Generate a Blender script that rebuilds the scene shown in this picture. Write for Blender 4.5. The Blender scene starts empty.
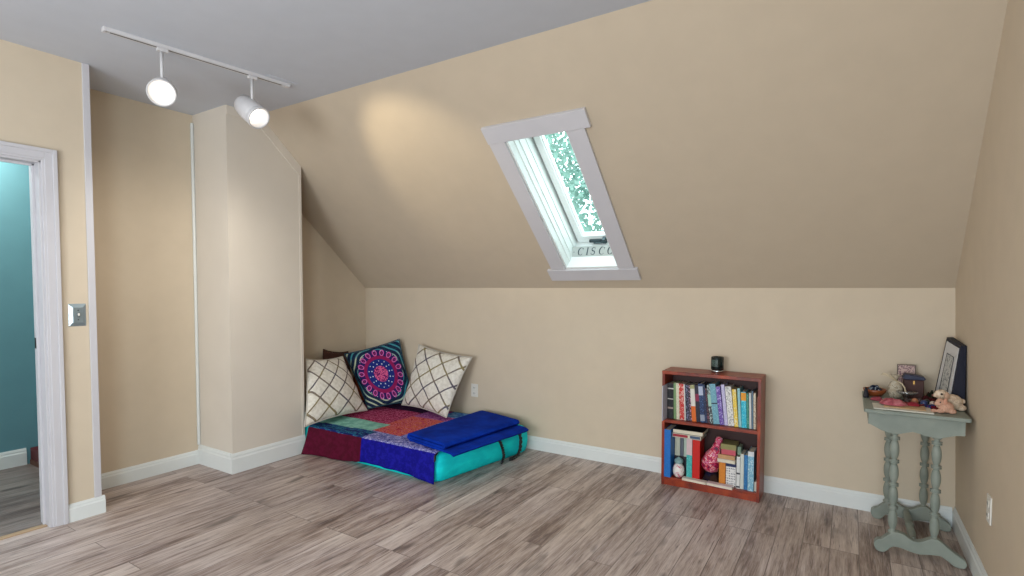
import bpy, bmesh, math, random
from mathutils import Vector, Matrix, noise
R = random.Random(7)
COL = bpy.context.scene.collection
V = Vector
def lin(c):
    return tuple(((x/255)/12.92 if x/255 <= .04045 else ((x/255+.055)/1.055)**2.4) for x in c)+(1,)

# ------------------------------------------------------------------ shader helpers
class N:
    """tiny expression wrapper round shader math nodes"""
    def __init__(s, nt, sock): s.nt, s.s = nt, sock
    def _m(s, op, *a):
        n = s.nt.nodes.new('ShaderNodeMath'); n.operation = op
        for i, v in enumerate((s,)+a):
            if isinstance(v, N): s.nt.links.new(v.s, n.inputs[i])
            else: n.inputs[i].default_value = v
        return N(s.nt, n.outputs[0])
    def __add__(s, o): return s._m('ADD', o)
    def __sub__(s, o): return s._m('SUBTRACT', o)
    def __mul__(s, o): return s._m('MULTIPLY', o)
    def __truediv__(s, o): return s._m('DIVIDE', o)
    def lt(s, o): return s._m('LESS_THAN', o)
    def gt(s, o): return s._m('GREATER_THAN', o)
    def f(s, op, *a): return s._m(op, *a)
class M:
    def __init__(s, name, rough=.6, metal=0, spec=.5):
        s.m = bpy.data.materials.new(name); s.m.use_nodes = True
        s.nt = s.m.node_tree; s.b = s.nt.nodes['Principled BSDF']
        s.b.inputs['Roughness'].default_value = rough; s.b.inputs['Metallic'].default_value = metal
        s.b.inputs['Specular IOR Level'].default_value = spec
    def node(s, t, **k):
        n = s.nt.nodes.new(t)
        for a, v in k.items(): setattr(n, a, v)
        return n
    def coord(s, kind='Object'): return s.node('ShaderNodeTexCoord').outputs[kind]
    def uv(s): 
        sp = s.node('ShaderNodeSeparateXYZ'); s.nt.links.new(s.coord('UV'), sp.inputs[0]); return N(s.nt, sp.outputs[0]), N(s.nt, sp.outputs[1])
    def xyz(s, kind='Object'):
        sp = s.node('ShaderNodeSeparateXYZ'); s.nt.links.new(s.coord(kind), sp.inputs[0]); return [N(s.nt, o) for o in sp.outputs]
    def map(s, vec, scale):
        n = s.node('ShaderNodeMapping'); s.nt.links.new(vec, n.inputs[0]); n.inputs['Scale'].default_value = scale; return n.outputs[0]
    def noise(s, scale, detail=3, vec=None, sc=None, rough=.5):
        n = s.node('ShaderNodeTexNoise'); n.inputs['Scale'].default_value = scale; n.inputs['Detail'].default_value = detail
        n.inputs['Roughness'].default_value = rough
        vec = vec or s.coord()
        if sc: vec = s.map(vec, sc)
        s.nt.links.new(vec, n.inputs['Vector']); return N(s.nt, n.outputs['Fac'])
    def ramp(s, fac, stops, const=False):
        n = s.node('ShaderNodeValToRGB'); 
        if const: n.color_ramp.interpolation = 'CONSTANT'
        e = n.color_ramp.elements
        while len(e) < len(stops): e.new(.5)
        for el, (p, c) in zip(e, stops): el.position = p; el.color = c
        s.nt.links.new(fac.s, n.inputs[0]); return n.outputs[0]
    def mix(s, fac, a, b, mode='MIX'):
        n = s.node('ShaderNodeMix', data_type='RGBA', blend_type=mode)
        for i, v in ((0, fac), (6, a), (7, b)):
            if isinstance(v, N): s.nt.links.new(v.s, n.inputs[i])
            elif hasattr(v, 'is_linked'): s.nt.links.new(v, n.inputs[i])
            else: n.inputs[i].default_value = v
        return n.outputs[2]
    def color(s, c):
        if hasattr(c, 'is_linked'): s.nt.links.new(c, s.b.inputs['Base Color'])
        else: s.b.inputs['Base Color'].default_value = c
        return s
    def bump(s, h, strength=.3, dist=.01):
        n = s.node('ShaderNodeBump'); n.inputs['Strength'].default_value = strength; n.inputs['Distance'].default_value = dist
        s.nt.links.new(h.s, n.inputs['Height']); s.nt.links.new(n.outputs[0], s.b.inputs['Normal']); return s
_cache = {}
def paint(name, c, rough=.6, metal=0, var=.06, bump=.15, scale=30, spec=.5):
    key = (name, c, rough, metal)
    if key in _cache: return _cache[key]
    m = M(name, rough, metal, spec); L = lin(c)
    d = tuple(x*(1-var) for x in L[:3])+(1,); h = tuple(min(1, x*(1+var)) for x in L[:3])+(1,)
    m.color(m.ramp(m.noise(scale*.2, 4), [(.3, d), (.7, h)]))
    if bump: m.bump(m.noise(scale*6, 2), bump, .002)
    _cache[key] = m.m; return m.m
def speckle(name, cols, scale=90, stretch=(1, 1, 1), rough=.9, detail=2):
    m = M(name, rough, 0, .2); n = m.noise(scale, detail, sc=stretch, rough=.7)
    k = len(cols); st = [(.36+.28*i/k if i else 0, lin(c)) for i, c in enumerate(cols)]
    m.color(m.ramp(n, st, True)); m.bump(n, .4, .003); return m.m

# ------------------------------------------------------------------ mesh helpers
class MB:
    def __init__(s): s.bm = bmesh.new(); s.uvl = None
    def poly(s, pts): return s.bm.faces.new([s.bm.verts.new(p) for p in pts])
    def hexa(s, a, b):     # two quads, joined to a solid
        va = [s.bm.verts.new(p) for p in a]; vb = [s.bm.verts.new(p) for p in b]; n = len(va)
        s.bm.faces.new(va); s.bm.faces.new(vb[::-1])
        for i in range(n): s.bm.faces.new((va[i], vb[i], vb[(i+1) % n], va[(i+1) % n]))
        return s
    def box(s, x0, x1, y0, y1, z0, z1, T=None):
        a = [V((x0, y0, z0)), V((x1, y0, z0)), V((x1, y1, z0)), V((x0, y1, z0))]; b = [p+V((0, 0, z1-z0)) for p in a]
        if T: a = [T @ p for p in a]; b = [T @ p for p in b]
        return s.hexa(a, b)
    def prism(s, pts, axis, t0, t1):   # pts are 2d in the other two axes
        def f(p, t): return {'x': V((t, p[0], p[1])), 'y': V((p[0], t, p[1])), 'z': V((p[0], p[1], t))}[axis]
        return s.hexa([f(p, t0) for p in pts], [f(p, t1) for p in pts])
    def tube(s, pts, r, n=8, caps=True, closed=False):
        pts = [V(p) for p in pts]; rr = r if isinstance(r, (list, tuple)) else [r]*len(pts); rings = []
        up = V((0, 0, 1)); ref = None
        for i, p in enumerate(pts):
            t = (pts[min(i+1, len(pts)-1)]-pts[max(i-1, 0)]).normalized()
            if ref is None: ref = t.cross(up if abs(t.z) < .9 else V((1, 0, 0))).normalized()
            ref = (ref - t*ref.dot(t)).normalized(); b = t.cross(ref)
            rings.append([s.bm.verts.new(p+(ref*math.cos(2*math.pi*k/n)+b*math.sin(2*math.pi*k/n))*rr[i]) for k in range(n)])
        for a, b in zip(rings, rings[1:]):
            for k in range(n): s.bm.faces.new((a[k], a[(k+1) % n], b[(k+1) % n], b[k]))
        if caps: s.bm.faces.new(rings[0][::-1]); s.bm.faces.new(rings[-1])
        return s
    def lathe(s, prof, c, axis=(0, 0, 1), n=24, caps=True, sq=(1, 1)):
        ax = V(axis).normalized(); u = ax.orthogonal().normalized() if abs(ax.z) < .99 else V((1, 0, 0)); w = ax.cross(u); c = V(c); rings = []
        for r, h in prof:
            rings.append([s.bm.verts.new(c+ax*h+(u*math.cos(2*math.pi*k/n)*sq[0]+w*math.sin(2*math.pi*k/n)*sq[1])*r) for k in range(n)])
        for a, b in zip(rings, rings[1:]):
            for k in range(n): s.bm.faces.new((a[k], a[(k+1) % n], b[(k+1) % n], b[k]))
        if caps: s.bm.faces.new(rings[0][::-1]); s.bm.faces.new(rings[-1])
        return s
    def ball(s, c, r, q=(1, 1, 1), rot=None, seg=16):
        T = Matrix.Translation(c) @ (rot or Matrix.Identity(4)) @ Matrix.Diagonal((r*q[0], r*q[1], r*q[2], 1))
        bmesh.ops.create_uvsphere(s.bm, u_segments=seg, v_segments=seg*2//3, radius=1, matrix=T); return s
    def grid(s, P, uv=True, mi=None, wrap=False):
        vs = [[s.bm.verts.new(p) for p in row] for row in P]; nu, nv = len(P), len(P[0])
        if uv and s.uvl is None: s.uvl = s.bm.loops.layers.uv.new('UVMap')
        for i in range(nu-1):
            for j in range(nv-1):
                q = [(i, j), (i+1, j), (i+1, j+1), (i, j+1)]
                f = s.bm.faces.new([vs[a][b] for a, b in q])
                if mi: f.material_index = mi(i, j)
                if uv:
                    for l, (a, b) in zip(f.loops, q): l[s.uvl].uv = (a/(nu-1), b/(nv-1))
        return vs
    def build(s, name, mats, parent=None, smooth=False, bevel=0, weld=False, fix=True):
        bm = s.bm
        if weld: bmesh.ops.remove_doubles(bm, verts=bm.verts, dist=1e-5)
        if fix: bmesh.ops.recalc_face_normals(bm, faces=bm.faces)
        xs = [v.co for v in bm.verts]
        o = V(((min(v.x for v in xs)+max(v.x for v in xs))/2, (min(v.y for v in xs)+max(v.y for v in xs))/2, min(v.z for v in xs)))
        for v in bm.verts: v.co -= o
        me = bpy.data.meshes.new(name); bm.to_mesh(me); bm.free()
        for m in (mats if isinstance(mats, (list, tuple)) else [mats]): me.materials.append(m)
        if smooth:
            for p in me.polygons: p.use_smooth = True
        ob = bpy.data.objects.new(name, me); COL.objects.link(ob)
        pw = V((0, 0, 0)); p = parent
        while p: pw += p.location; p = p.parent
        ob.location = o-pw; ob.parent = parent
        if bevel:
            b = ob.modifiers.new('Bevel', 'BEVEL'); b.width = bevel; b.segments = 2; b.limit_method = 'ANGLE'; b.angle_limit = .6
        return ob
def tag(o, label=None, cat=None, group=None, kind=None):
    for k, v in (('label', label), ('category', cat), ('group', group), ('kind', kind)):
        if v: o[k] = v
    return o
def thing(name, loc, label, cat, group=None):
    o = bpy.data.objects.new(name, None); COL.objects.link(o); o.location = loc; o.empty_display_size = .1
    return tag(o, label, cat, group)
def struct(o, label=None): return tag(o, label, kind='structure')
def B(*a): return MB().box(*a)
def settle(o, mods=True): return o

# ------------------------------------------------------------------ materials
WALL = (208, 193, 171)
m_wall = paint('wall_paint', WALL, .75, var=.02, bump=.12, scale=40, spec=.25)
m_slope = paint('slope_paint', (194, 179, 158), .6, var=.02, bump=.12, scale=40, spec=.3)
m_ceil = paint('ceiling_paint', (198, 202, 210), .8, var=.015, bump=.1, scale=40, spec=.2)
m_trim = paint('trim_paint', (222, 226, 224), .4, var=.02, bump=.03)
m_col = paint('column_paint', (214, 205, 192), .5, var=.02, bump=.06, scale=20)
m_hall = paint('hall_paint', (98, 146, 156), .6, var=.03, bump=.05)
m_cas = paint('casing_paint', (200, 198, 202), .45, var=.02, bump=.03)
m_white = paint('white_plastic', (225, 222, 214), .35, var=.01, bump=0)
m_black = paint('black_plastic', (16, 16, 18), .35, var=.05, bump=0)

def floor_material(name, dark=1.0):
    m = M(name, .38, 0, .45)
    n = m.nt
    vec = m.coord('Object')
    mp = m.node('ShaderNodeMapping'); n.links.new(vec, mp.inputs[0]); mp.inputs['Rotation'].default_value = (0, 0, math.pi/2)
    br = m.node('ShaderNodeTexBrick', offset=.37, offset_frequency=3, squash=1)
    n.links.new(mp.outputs[0], br.inputs['Vector'])
    br.inputs['Scale'].default_value = 1; br.inputs['Brick Width'].default_value = 1.22; br.inputs['Row Height'].default_value = .126
    br.inputs['Mortar Size'].default_value = .0022; br.inputs['Mortar Smooth'].default_value = .3; br.inputs['Bias'].default_value = 0
    br.inputs['Color1'].default_value = (0, 0, 0, 1); br.inputs['Color2'].default_value = (1, 1, 1, 1); br.inputs['Mortar'].default_value = (.5, .5, .5, 1)
    sepc = m.node('ShaderNodeSeparateColor'); n.links.new(br.outputs['Color'], sepc.inputs[0]); pid = N(n, sepc.outputs[0]); mort = N(n, br.outputs['Fac'])
    X, Y, Z = m.xyz()
    comb = m.node('ShaderNodeCombineXYZ')
    n.links.new((X*1.0+pid*7.3).s, comb.inputs[0]); n.links.new((Y*1.0+pid*13.7).s, comb.inputs[1]); n.links.new((pid*5).s, comb.inputs[2])
    c = comb.outputs[0]
    grain = m.noise(1, 6, vec=c, sc=(40, 2.6, 1), rough=.6)
    broad = m.noise(1, 4, vec=c, sc=(9, 1.5, 1), rough=.6)
    fine = m.noise(1, 3, vec=c, sc=(230, 9, 1), rough=.7)
    knots = m.noise(1, 2, vec=c, sc=(11, 3.2, 1), rough=.45)
    t = pid*.11+grain*.42+broad*.42+fine*.30-.13
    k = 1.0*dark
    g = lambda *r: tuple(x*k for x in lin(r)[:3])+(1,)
    col = m.ramp(t, [(.36, g(110, 90, 82)), (.45, g(160, 141, 131)), (.55, g(194, 177, 167)), (.68, g(220, 206, 196))])
    streak = m.noise(1, 3, vec=c, sc=(75, 4.5, 1), rough=.7)
    st_ = m.ramp(streak, [(.57, (0, 0, 0, 1)), (.72, (1, 1, 1, 1))])
    col = m.mix(N(n, st_)*.75, col, g(84, 68, 66))
    lite = m.ramp(m.noise(1, 3, vec=c, sc=(120, 6, 2), rough=.7), [(.54, (0, 0, 0, 1)), (.70, (1, 1, 1, 1))])
    col = m.mix(N(n, lite)*.45, col, g(216, 204, 202))
    tint = m.noise(1.3, 2)
    col = m.mix(m.ramp(tint, [(.4, (0, 0, 0, 1)), (.6, (.5, .5, .5, 1))]), col, m.mix(1.0, col, (.93, .96, 1.06, 1), 'MULTIPLY'))
    kn = m.ramp(knots, [(.62, (0, 0, 0, 1)), (.74, (1, 1, 1, 1))])
    col = m.mix(N(n, kn)*.6, col, g(62, 48, 44))
    col = m.mix(mort*.6, col, g(66, 54, 50))
    m.color(col); m.bump(grain*.4-mort, .25, .002)
    n.links.new((grain*.2+.30).s, m.b.inputs['Roughness'])
    return m.m
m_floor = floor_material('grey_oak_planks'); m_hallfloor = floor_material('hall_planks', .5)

# ------------------------------------------------------------------ room shell
KY, KZ, CZ = 3.835, 1.34, 2.63
CY = 2.412
sv = V((0, CY-KY, CZ-KZ)).normalized(); sw = V((0, sv.z, -sv.y)); SO = V((0, KY, KZ))
ST = Matrix(((1, 0, 0, 0), (0, sv.y, sw.y, KY), (0, sv.z, sw.z, KZ), (0, 0, 0, 1)))   # (x, v, w) -> world
struct(B(-3.80, .70, -2.75, 4.2, -.12, 0).box(-4.35, -3.80, 1.30, 4.2, -.12, 0).build('floor', m_floor))
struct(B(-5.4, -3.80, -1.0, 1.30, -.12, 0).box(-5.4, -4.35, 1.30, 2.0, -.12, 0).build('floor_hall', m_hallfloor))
struct(B(-4.35, .70, -2.75, CY, CZ, 2.80).build('ceiling', m_ceil))
# the slope, left open round the skylight shaft
sx0, sx1, sv0, sv1, dep = -1.83, -1.405, .222, 1.366, .27
s = MB()
for a in ((-4.35, sx0, 0, 2.05), (sx1, .70, 0, 2.05), (sx0, sx1, 0, sv0), (sx0, sx1, sv1, 2.05)): s.box(a[0], a[1], a[2], a[3], 0, .312, ST)
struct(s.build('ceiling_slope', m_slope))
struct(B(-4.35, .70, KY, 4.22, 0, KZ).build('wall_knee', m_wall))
rx = lambda z: .527-.0245*z
s = MB(); s.prism([(rx(0), 0), (rx(0)+.18, 0), (rx(0)+.18, 3.2), (rx(3.2), 3.2)], 'y', -2.75, 4.22)
struct(s.build('wall_right', m_wall))
struct(B(-4.35, .70, -2.9, -2.75, 0, 2.8).build('wall_behind', m_wall))
D0, D1, DH = .30, 1.128, 2.035
s = B(-3.88, -3.755, -2.75, D0-.012, 0, CZ); s.box(-3.88, -3.755, D1+.012, 1.36, 0, CZ); s.box(-3.88, -3.755, D0-.012, D1+.012, DH+.012, CZ)
s.box(-4.35, -3.88, 1.28, 1.36, 0, CZ)
struct(s.build('wall_left', m_wall))
struct(B(-4.35, -4.19, 1.36, 4.22, 0, 3.0).build('wall_alcove', m_wall))
# hall beyond the door
s = B(-5.4, -5.28, -1.0, 2.0, 0, 2.5); struct(s.build('wall_hall', m_hall))
struct(B(-5.28, -4.35, 1.88, 2.0, 0, 2.5).build('wall_hall_end', m_hall))
struct(B(-5.28, -3.88, -1.12, -1.0, 0, 2.5).build('wall_hall_front', m_hall))
struct(B(-5.4, -3.88, -1.12, 1.28, 2.5, 2.6).box(-5.4, -4.35, 1.28, 2.0, 2.5, 2.6).build('ceiling_hall', m_ceil))
struct(B(-3.893, -3.881, -1.0, D0-.1, 0, 2.5).box(-3.893, -3.881, D1+.09, 1.27, 0, 2.5).build('wall_hall_side', m_hall))

# baseboards: profile given as (out from wall, height)
def base_profile(h): return [(0, 0), (.016, 0), (.016, h*.72), (.011, h*.80), (.011, h*.88), (.005, h), (0, h)]
def baseboard(name, p0, p1, out, h=.108):
    p0, p1, out = V(p0+(0,)), V(p1+(0,)), V(out+(0,)); pr = base_profile(h)
    s = MB().hexa([p0+out*a+V((0, 0, b)) for a, b in pr], [p1+out*a+V((0, 0, b)) for a, b in pr])
    return struct(s.build(name, m_trim))
baseboard('baseboard_knee', (-4.19, KY), (.51, KY), (0, -1))
baseboard('baseboard_right', (.526, -2.75), (.526, KY), (-1, 0), .11)
baseboard('baseboard_left', (-3.755, 1.196), (-3.755, 1.376), (1, 0), .103)
baseboard('baseboard_left_rear', (-3.755, -2.7), (-3.755, D0-.1), (1, 0), .103)
baseboard('baseboard_stub', (-4.19, 1.36), (-3.755, 1.36), (0, 1), .103)
baseboard('baseboard_alcove', (-4.19, 1.36), (-4.19, 2.16), (1, 0), .105)
baseboard('baseboard_alcove_rear', (-4.19, 2.80), (-4.19, KY), (1, 0), .105)
baseboard('baseboard_hall', (-5.28, -1.0), (-5.28, 1.44), (1, 0), .125)
baseboard('baseboard_behind', (-3.755, -2.75), (.51, -2.75), (0, 1), .11)

# boxed column (chase) beside the sleeping nook
cz = lambda y: min(CZ, KZ+(KY-y)*(CZ-KZ)/(KY-CY))
s = MB().prism([(2.16, 0), (2.763, 0), (2.763, cz(2.763)), (CY, CZ), (2.16, CZ)], 'x', -4.19, -3.745)
struct(s.build('wall_column', m_col))
baseboard('baseboard_column', (-3.745, 2.144), (-3.745, 2.763), (1, 0), .145)
baseboard('baseboard_column_side', (-4.19, 2.16), (-3.745, 2.16), (0, -1), .145)
s = MB()   # flat trim under the slope, along the ceiling and down the far edge
s.hexa([V((-3.745, y, z)) for y, z in ((2.763, cz(2.763)-.001), (CY, CZ-.001), (CY-.025, CZ-.066), (2.763, cz(2.763)-.09))], [V((-3.739, y, z)) for y, z in ((2.763, cz(2.763)-.001), (CY, CZ-.001), (CY-.025, CZ-.066), (2.763, cz(2.763)-.09))])
s.box(-3.745, -3.739, 2.162, CY-.025, CZ-.064, CZ-.001)
s.box(-3.745, -3.741, 2.742, 2.763, .15, 2.24)
struct(s.build('trim_1', m_col))
struct(B(-4.19, -4.17, 2.140, 2.159, .146, 2.57).build('trim_2', m_trim, bevel=.006))
struct(B(-3.7549, -3.745, 1.325, 1.36, .103, CZ-.001).build('trim_3', m_cas, bevel=.002))
struct(B(-3.83, -3.79, D0, D1-.012, 0, .008).build('trim_4', paint('pale_wood_threshold', (178, 152, 122), .5), bevel=.003), 'pale wooden threshold strip across the doorway')

# door casing and jamb
s = MB()
for a, b, c in ((.0, .067, .010), (.012, .067, .015), (.047, .067, .022)):
    y0 = D1
    s.box(-3.7549, -3.755+c, y0+a, y0+b, 0, DH+b); s.box(-3.7549, -3.755+c, D0-b, D0-a, 0, DH+b); s.box(-3.7549, -3.755+c, D0-a, D1+a, DH+a, DH+b)
dd = struct(s.build('door_1', m_cas, bevel=.002), 'white moulded door casing round the hall doorway')
s = B(-3.895, -3.754, D1-.012, D1+.008, 0, DH); s.box(-3.895, -3.754, D0-.008, D0+.012, 0, DH); s.box(-3.895, -3.754, D0, D1, DH-.012, DH+.008)
s.box(-3.83, -3.815, D1-.024, D1-.012, 0, DH-.012); s.box(-3.83, -3.815, D0+.012, D0+.024, 0, DH-.012); s.box(-3.83, -3.815, D0+.012, D1-.012, DH-.024, DH-.012)
s.build('jamb', m_cas, dd, bevel=.0015)
B(-3.905, -3.893, D1-.004, D1+.075, 0, DH+.07).build('casing', m_cas, dd, bevel=.002)
B(-3.885, -3.84, D1-.015, D1-.012, 1.00, 1.06).build('strike_plate', paint('dark_brass', (58, 50, 40), .35, .8), dd)
B(-3.93, -3.905, D1+.01, D1+.06, 0, .2).build('plinth_block', m_trim, dd, bevel=.012)
# low dark red box in the hall
t = thing('storage_box', (-5.15, 1.62, 0), 'low dark red box on a brown plinth against the blue hall wall', 'box')
B(-5.262, -5.02, 1.46, 1.80, .035, .125).build('box_body', paint('dark_red_lacquer', (96, 16, 22), .5), t, bevel=.004)
B(-5.262, -5.00, 1.455, 1.81, 0, .035).build('plinth', paint('brown_wood', (104, 62, 44), .5), t, bevel=.003)

# ------------------------------------------------------------------ skylight
win = B(sx0-.115, sx0, sv0, sv1, -.018, .0, ST).box(sx1, sx1+.115, sv0, sv1, -.018, 0, ST).box(sx0-.117, sx1+.155, sv1, sv1+.115, -.024, 0, ST).box(sx0-.155, sx1+.138, sv0-.112, sv0, -.024, 0, ST)
w1 = struct(win.build('window_1', m_cas, bevel=.002), 'roof skylight with wide white casing in the sloping ceiling')
s = MB(); e = .012
s.box(sx0, sx0+e, sv0, sv1, 0, .312, ST); s.box(sx1-e, sx1, sv0, sv1, 0, .312, ST); s.box(sx0+e, sx1-e, sv0, sv0+e, 0, .312, ST); s.box(sx0+e, sx1-e, sv1-e, sv1, 0, .312, ST)
for w_ in (.06, .115, .19):
    s.box(sx0+e, sx0+e+.006, sv0+e, sv1-e, w_, w_+.03, ST); s.box(sx1-e-.006, sx1-e, sv0+e, sv1-e, w_, w_+.03, ST)
m_rev = paint('reveal_paint', (232, 236, 234), .5, var=.01, bump=.02)
s.build('window_reveal', m_rev, w1)
s = MB(); a, b, c, d = sx0+.026, sx1-.026, sv0+.018, sv1-.018
s.box(a, a+.05, c, d, .262, .31, ST); s.box(b-.05, b, c, d, .262, .31, ST); s.box(a+.05, b-.05, c, c+.062, .262, .31, ST); s.box(a+.05, b-.05, d-.06, d, .262, .31, ST)
s.box(a+.05, a+.058, c+.062, d-.06, .275, .31, ST); s.box(b-.058, b-.05, c+.062, d-.06, .275, .31, ST)
s.build('window_sash', m_rev, w1, bevel=.003)
s = B(sx0+.012, a, sv0+.012, sv1-.012, .285, .31, ST).box(b, sx1-.012, sv0+.012, sv1-.012, .285, .31, ST).box(a, b, sv0+.012, c, .285, .31, ST)
s.build('sash_gasket', paint('grey_rubber', (92, 98, 100), .7), w1)
g = M('window_glass', .02); tr = g.node('ShaderNodeBsdfTransparent'); gl = g.node('ShaderNodeBsdfGlossy'); gl.inputs['Roughness'].default_value = .02
tr.inputs[0].default_value = (.90, .96, .95, 1); mx = g.node('ShaderNodeMixShader')
mx.inputs[0].default_value = .06; g.nt.links.new(tr.outputs[0], mx.inputs[1]); g.nt.links.new(gl.outputs[0], mx.inputs[2])
g.nt.links.new(mx.outputs[0], g.nt.nodes['Material Output'].inputs[0])
MB().poly([ST @ V(p) for p in ((a+.05, c+.06, .295), (b-.05, c+.06, .295), (b-.05, d-.058, .295), (a+.05, d-.058, .295))])
gm = MB(); gm.poly([ST @ V(p) for p in ((a+.05, c+.06, .295), (b-.05, c+.06, .295), (b-.05, d-.058, .295), (a+.05, d-.058, .295))]); gm.build('glass', g.m, w1)
m_met = paint('dull_metal', (150, 155, 158), .35, .9, bump=0)
s = B(-1.70, -1.60, c+.012, c+.03, .24, .262, ST); s.box(-1.66, -1.55, c+.014, c+.024, .222, .236, ST); s.box(-1.585, -1.56, c+.01, c+.05, .222, .262, ST)
s.build('window_crank', paint('dark_metal', (62, 76, 80), .4, .5), w1, bevel=.003)
# sign standing on the bottom of the shaft
sy, sz = 3.752, 1.566
q = SO+sv*(sv0+e)+sw*.105
sg = thing('letter_sign', (-1.62, q.y, q.z+.004), 'small white board with dark capital letters standing in the skylight', 'sign')
tilt = Matrix.Translation(V((0, q.y, q.z+.004))) @ Matrix.Rotation(math.radians(-8), 4, 'X')
MB().box(-1.812, -1.425, 0, .010, 0, .078, tilt).build('board', paint('white_board', (178, 184, 180), .6), sg, bevel=.001)
m_ink = paint('dark_ink', (24, 52, 62), .6, bump=0)
def letters(txt, T, size, parent, mat, spacing=1.0, shear=0.0, name='lettering', ext=.0008):
    cu = bpy.data.curves.new('t', 'FONT'); cu.body = txt; cu.size = size; cu.extrude = ext; cu.space_character = spacing; cu.shear = shear; cu.align_x = 'LEFT'
    o = bpy.data.objects.new('t', cu); COL.objects.link(o); bpy.context.view_layer.update()
    me = bpy.data.meshes.new_from_object(o.evaluated_get(bpy.context.evaluated_depsgraph_get())); bpy.data.objects.remove(o)
    me.materials.clear(); me.materials.append(mat); me.transform(T)
    ob = bpy.data.objects.new(name, me); COL.objects.link(ob); ob.parent = parent
    c = V((0, 0, 0)); p = parent
    while p: c += p.location; p = p.parent
    me.transform(Matrix.Translation(-c)); return ob
face = Matrix.Rotation(math.pi/2, 4, 'X')
# serif capitals drawn from strokes of varying weight
def stroke(s, pts, T, th=.002):
    n = len(pts); L_, R_ = [], []
    for i, (x, z, w) in enumerate(pts):
        x0, z0, _ = pts[max(i-1, 0)]; x1, z1, _ = pts[min(i+1, n-1)]; dx, dz = x1-x0, z1-z0; l = math.hypot(dx, dz) or 1
        L_.append((x-dz/l*w/2, z+dx/l*w/2)); R_.append((x+dz/l*w/2, z-dx/l*w/2))
    for i in range(n-1):
        qd = [L_[i], L_[i+1], R_[i+1], R_[i]]
        s.hexa([T @ V((p[0], -.0015, p[1])) for p in qd], [T @ V((p[0], -.0003, p[1])) for p in qd])
def cap(ch, x, h, s, T, z0):
    W = h*.72; sl = .16
    def P(u, v, w): return (x+u*W+v*h*sl, z0+v*h, w*h)
    if ch == 'C':
        pts = [P(.5+.5*math.cos(t), .5+.5*math.sin(t), .05+.11*max(0, -math.cos(t))) for t in [math.radians(40+280*i/22) for i in range(23)]]
        stroke(s, pts, T); stroke(s, [P(.90, .66, .03), P(.90, .98, .05)], T)
    if ch == 'O':
        stroke(s, [P(.5+.5*math.cos(t), .5+.5*math.sin(t), .05+.10*abs(math.cos(t))) for t in [math.radians(360*i/28) for i in range(29)]], T)
    if ch == 'I':
        stroke(s, [P(.2, 0, .14), P(.2, 1, .14)], T); stroke(s, [P(0, .02, .05), P(.4, .02, .05)], T); stroke(s, [P(0, .98, .05), P(.4, .98, .05)], T)
    if ch == 'S':
        pts = []
        for i in range(25):
            t = i/24
            if t < .5: a_ = math.radians(40+230*t*2); pts.append(P(.38+.30*math.cos(a_), .75+.24*math.sin(a_), .05+.10*(t/.5)))
            else: a_ = math.radians(90-230*(t-.5)*2); pts.append(P(.38+.33*math.cos(a_), .26+.25*math.sin(a_), .15-.10*(t-.5)/.5))
        stroke(s, pts, T); stroke(s, [P(.66, .72, .03), P(.66, .97, .05)], T); stroke(s, [P(.04, .04, .05), P(.04, .28, .03)], T)
for ch, x in (('C', -1.762), ('I', -1.696), ('S', -1.656), ('C', -1.590), ('O', -1.523)):
    s = MB(); cap(ch, x, .056, s, tilt, .011); s.build('letter', m_ink, sg)
MB().lathe([(.0035, 0), (.0035, .0012)], tilt @ V((-1.795, -.0015, .036)), axis=(0, 1, 0), n=12).build('dot', m_ink, sg)


# ------------------------------------------------------------------ electric plates
def outlet(name, loc, nrm, label):
    t = thing(name, loc, label, 'outlet'); n = V(nrm); u = V((0, 0, 1)).cross(n)
    T = Matrix.Translation(V(loc)) @ Matrix(((u.x, 0, n.x, 0), (u.y, 0, n.y, 0), (u.z, 1, n.z, 0), (0, 0, 0, 1)))
    MB().box(-.036, .036, -.058, .058, .0, .006, T).build('plate', m_white, t, bevel=.002)
    for dz in (-.025, .025):
        r = MB().box(-.016, .016, dz-.014, dz+.014, .006, .009, T).build('receptacle', m_white, t, bevel=.002)
        MB().box(-.009, -.006, dz-.006, dz+.006, .009, .0095, T).box(.006, .009, dz-.006, dz+.006, .009, .0095, T).build('slot', m_black, r)
outlet('wall_outlet', (-2.81, KY-.0005, .43), (0, -1, 0), 'white outlet on the low back wall beside the pillows')
outlet('wall_outlet', (rx(.41)-.0005, 2.95, .41), (-1, 0, 0), 'white outlet on the right wall in front of the green table')
t = thing('light_switch', (-3.7548, 1.27, 1.185), 'small square silver light switch with sloping rim beside the door', 'switch')
s = MB(); a = [V((-3.7548, y, z)) for y, z in ((1.228, 1.12), (1.312, 1.12), (1.312, 1.25), (1.228, 1.25))]; b = [V((-3.742, y, z)) for y, z in ((1.246, 1.142), (1.294, 1.142), (1.294, 1.228), (1.246, 1.228))]
s.hexa(a, b); s.build('plate', paint('brushed_silver', (150, 165, 172), .3, .55, bump=.05), t, bevel=.001)
B(-3.742, -3.738, 1.262, 1.278, 1.172, 1.198).build('toggle_slot', paint('mid_grey', (110, 118, 120), .4), t)
B(-3.738, -3.726, 1.266, 1.274, 1.182, 1.196).build('toggle', m_white, t, bevel=.002)
for z in (1.158, 1.212): MB().lathe([(.003, 0), (.003, .0015)], (-3.742, 1.27, z), (1, 0, 0), 10).build('screw', m_black, t)

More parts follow.
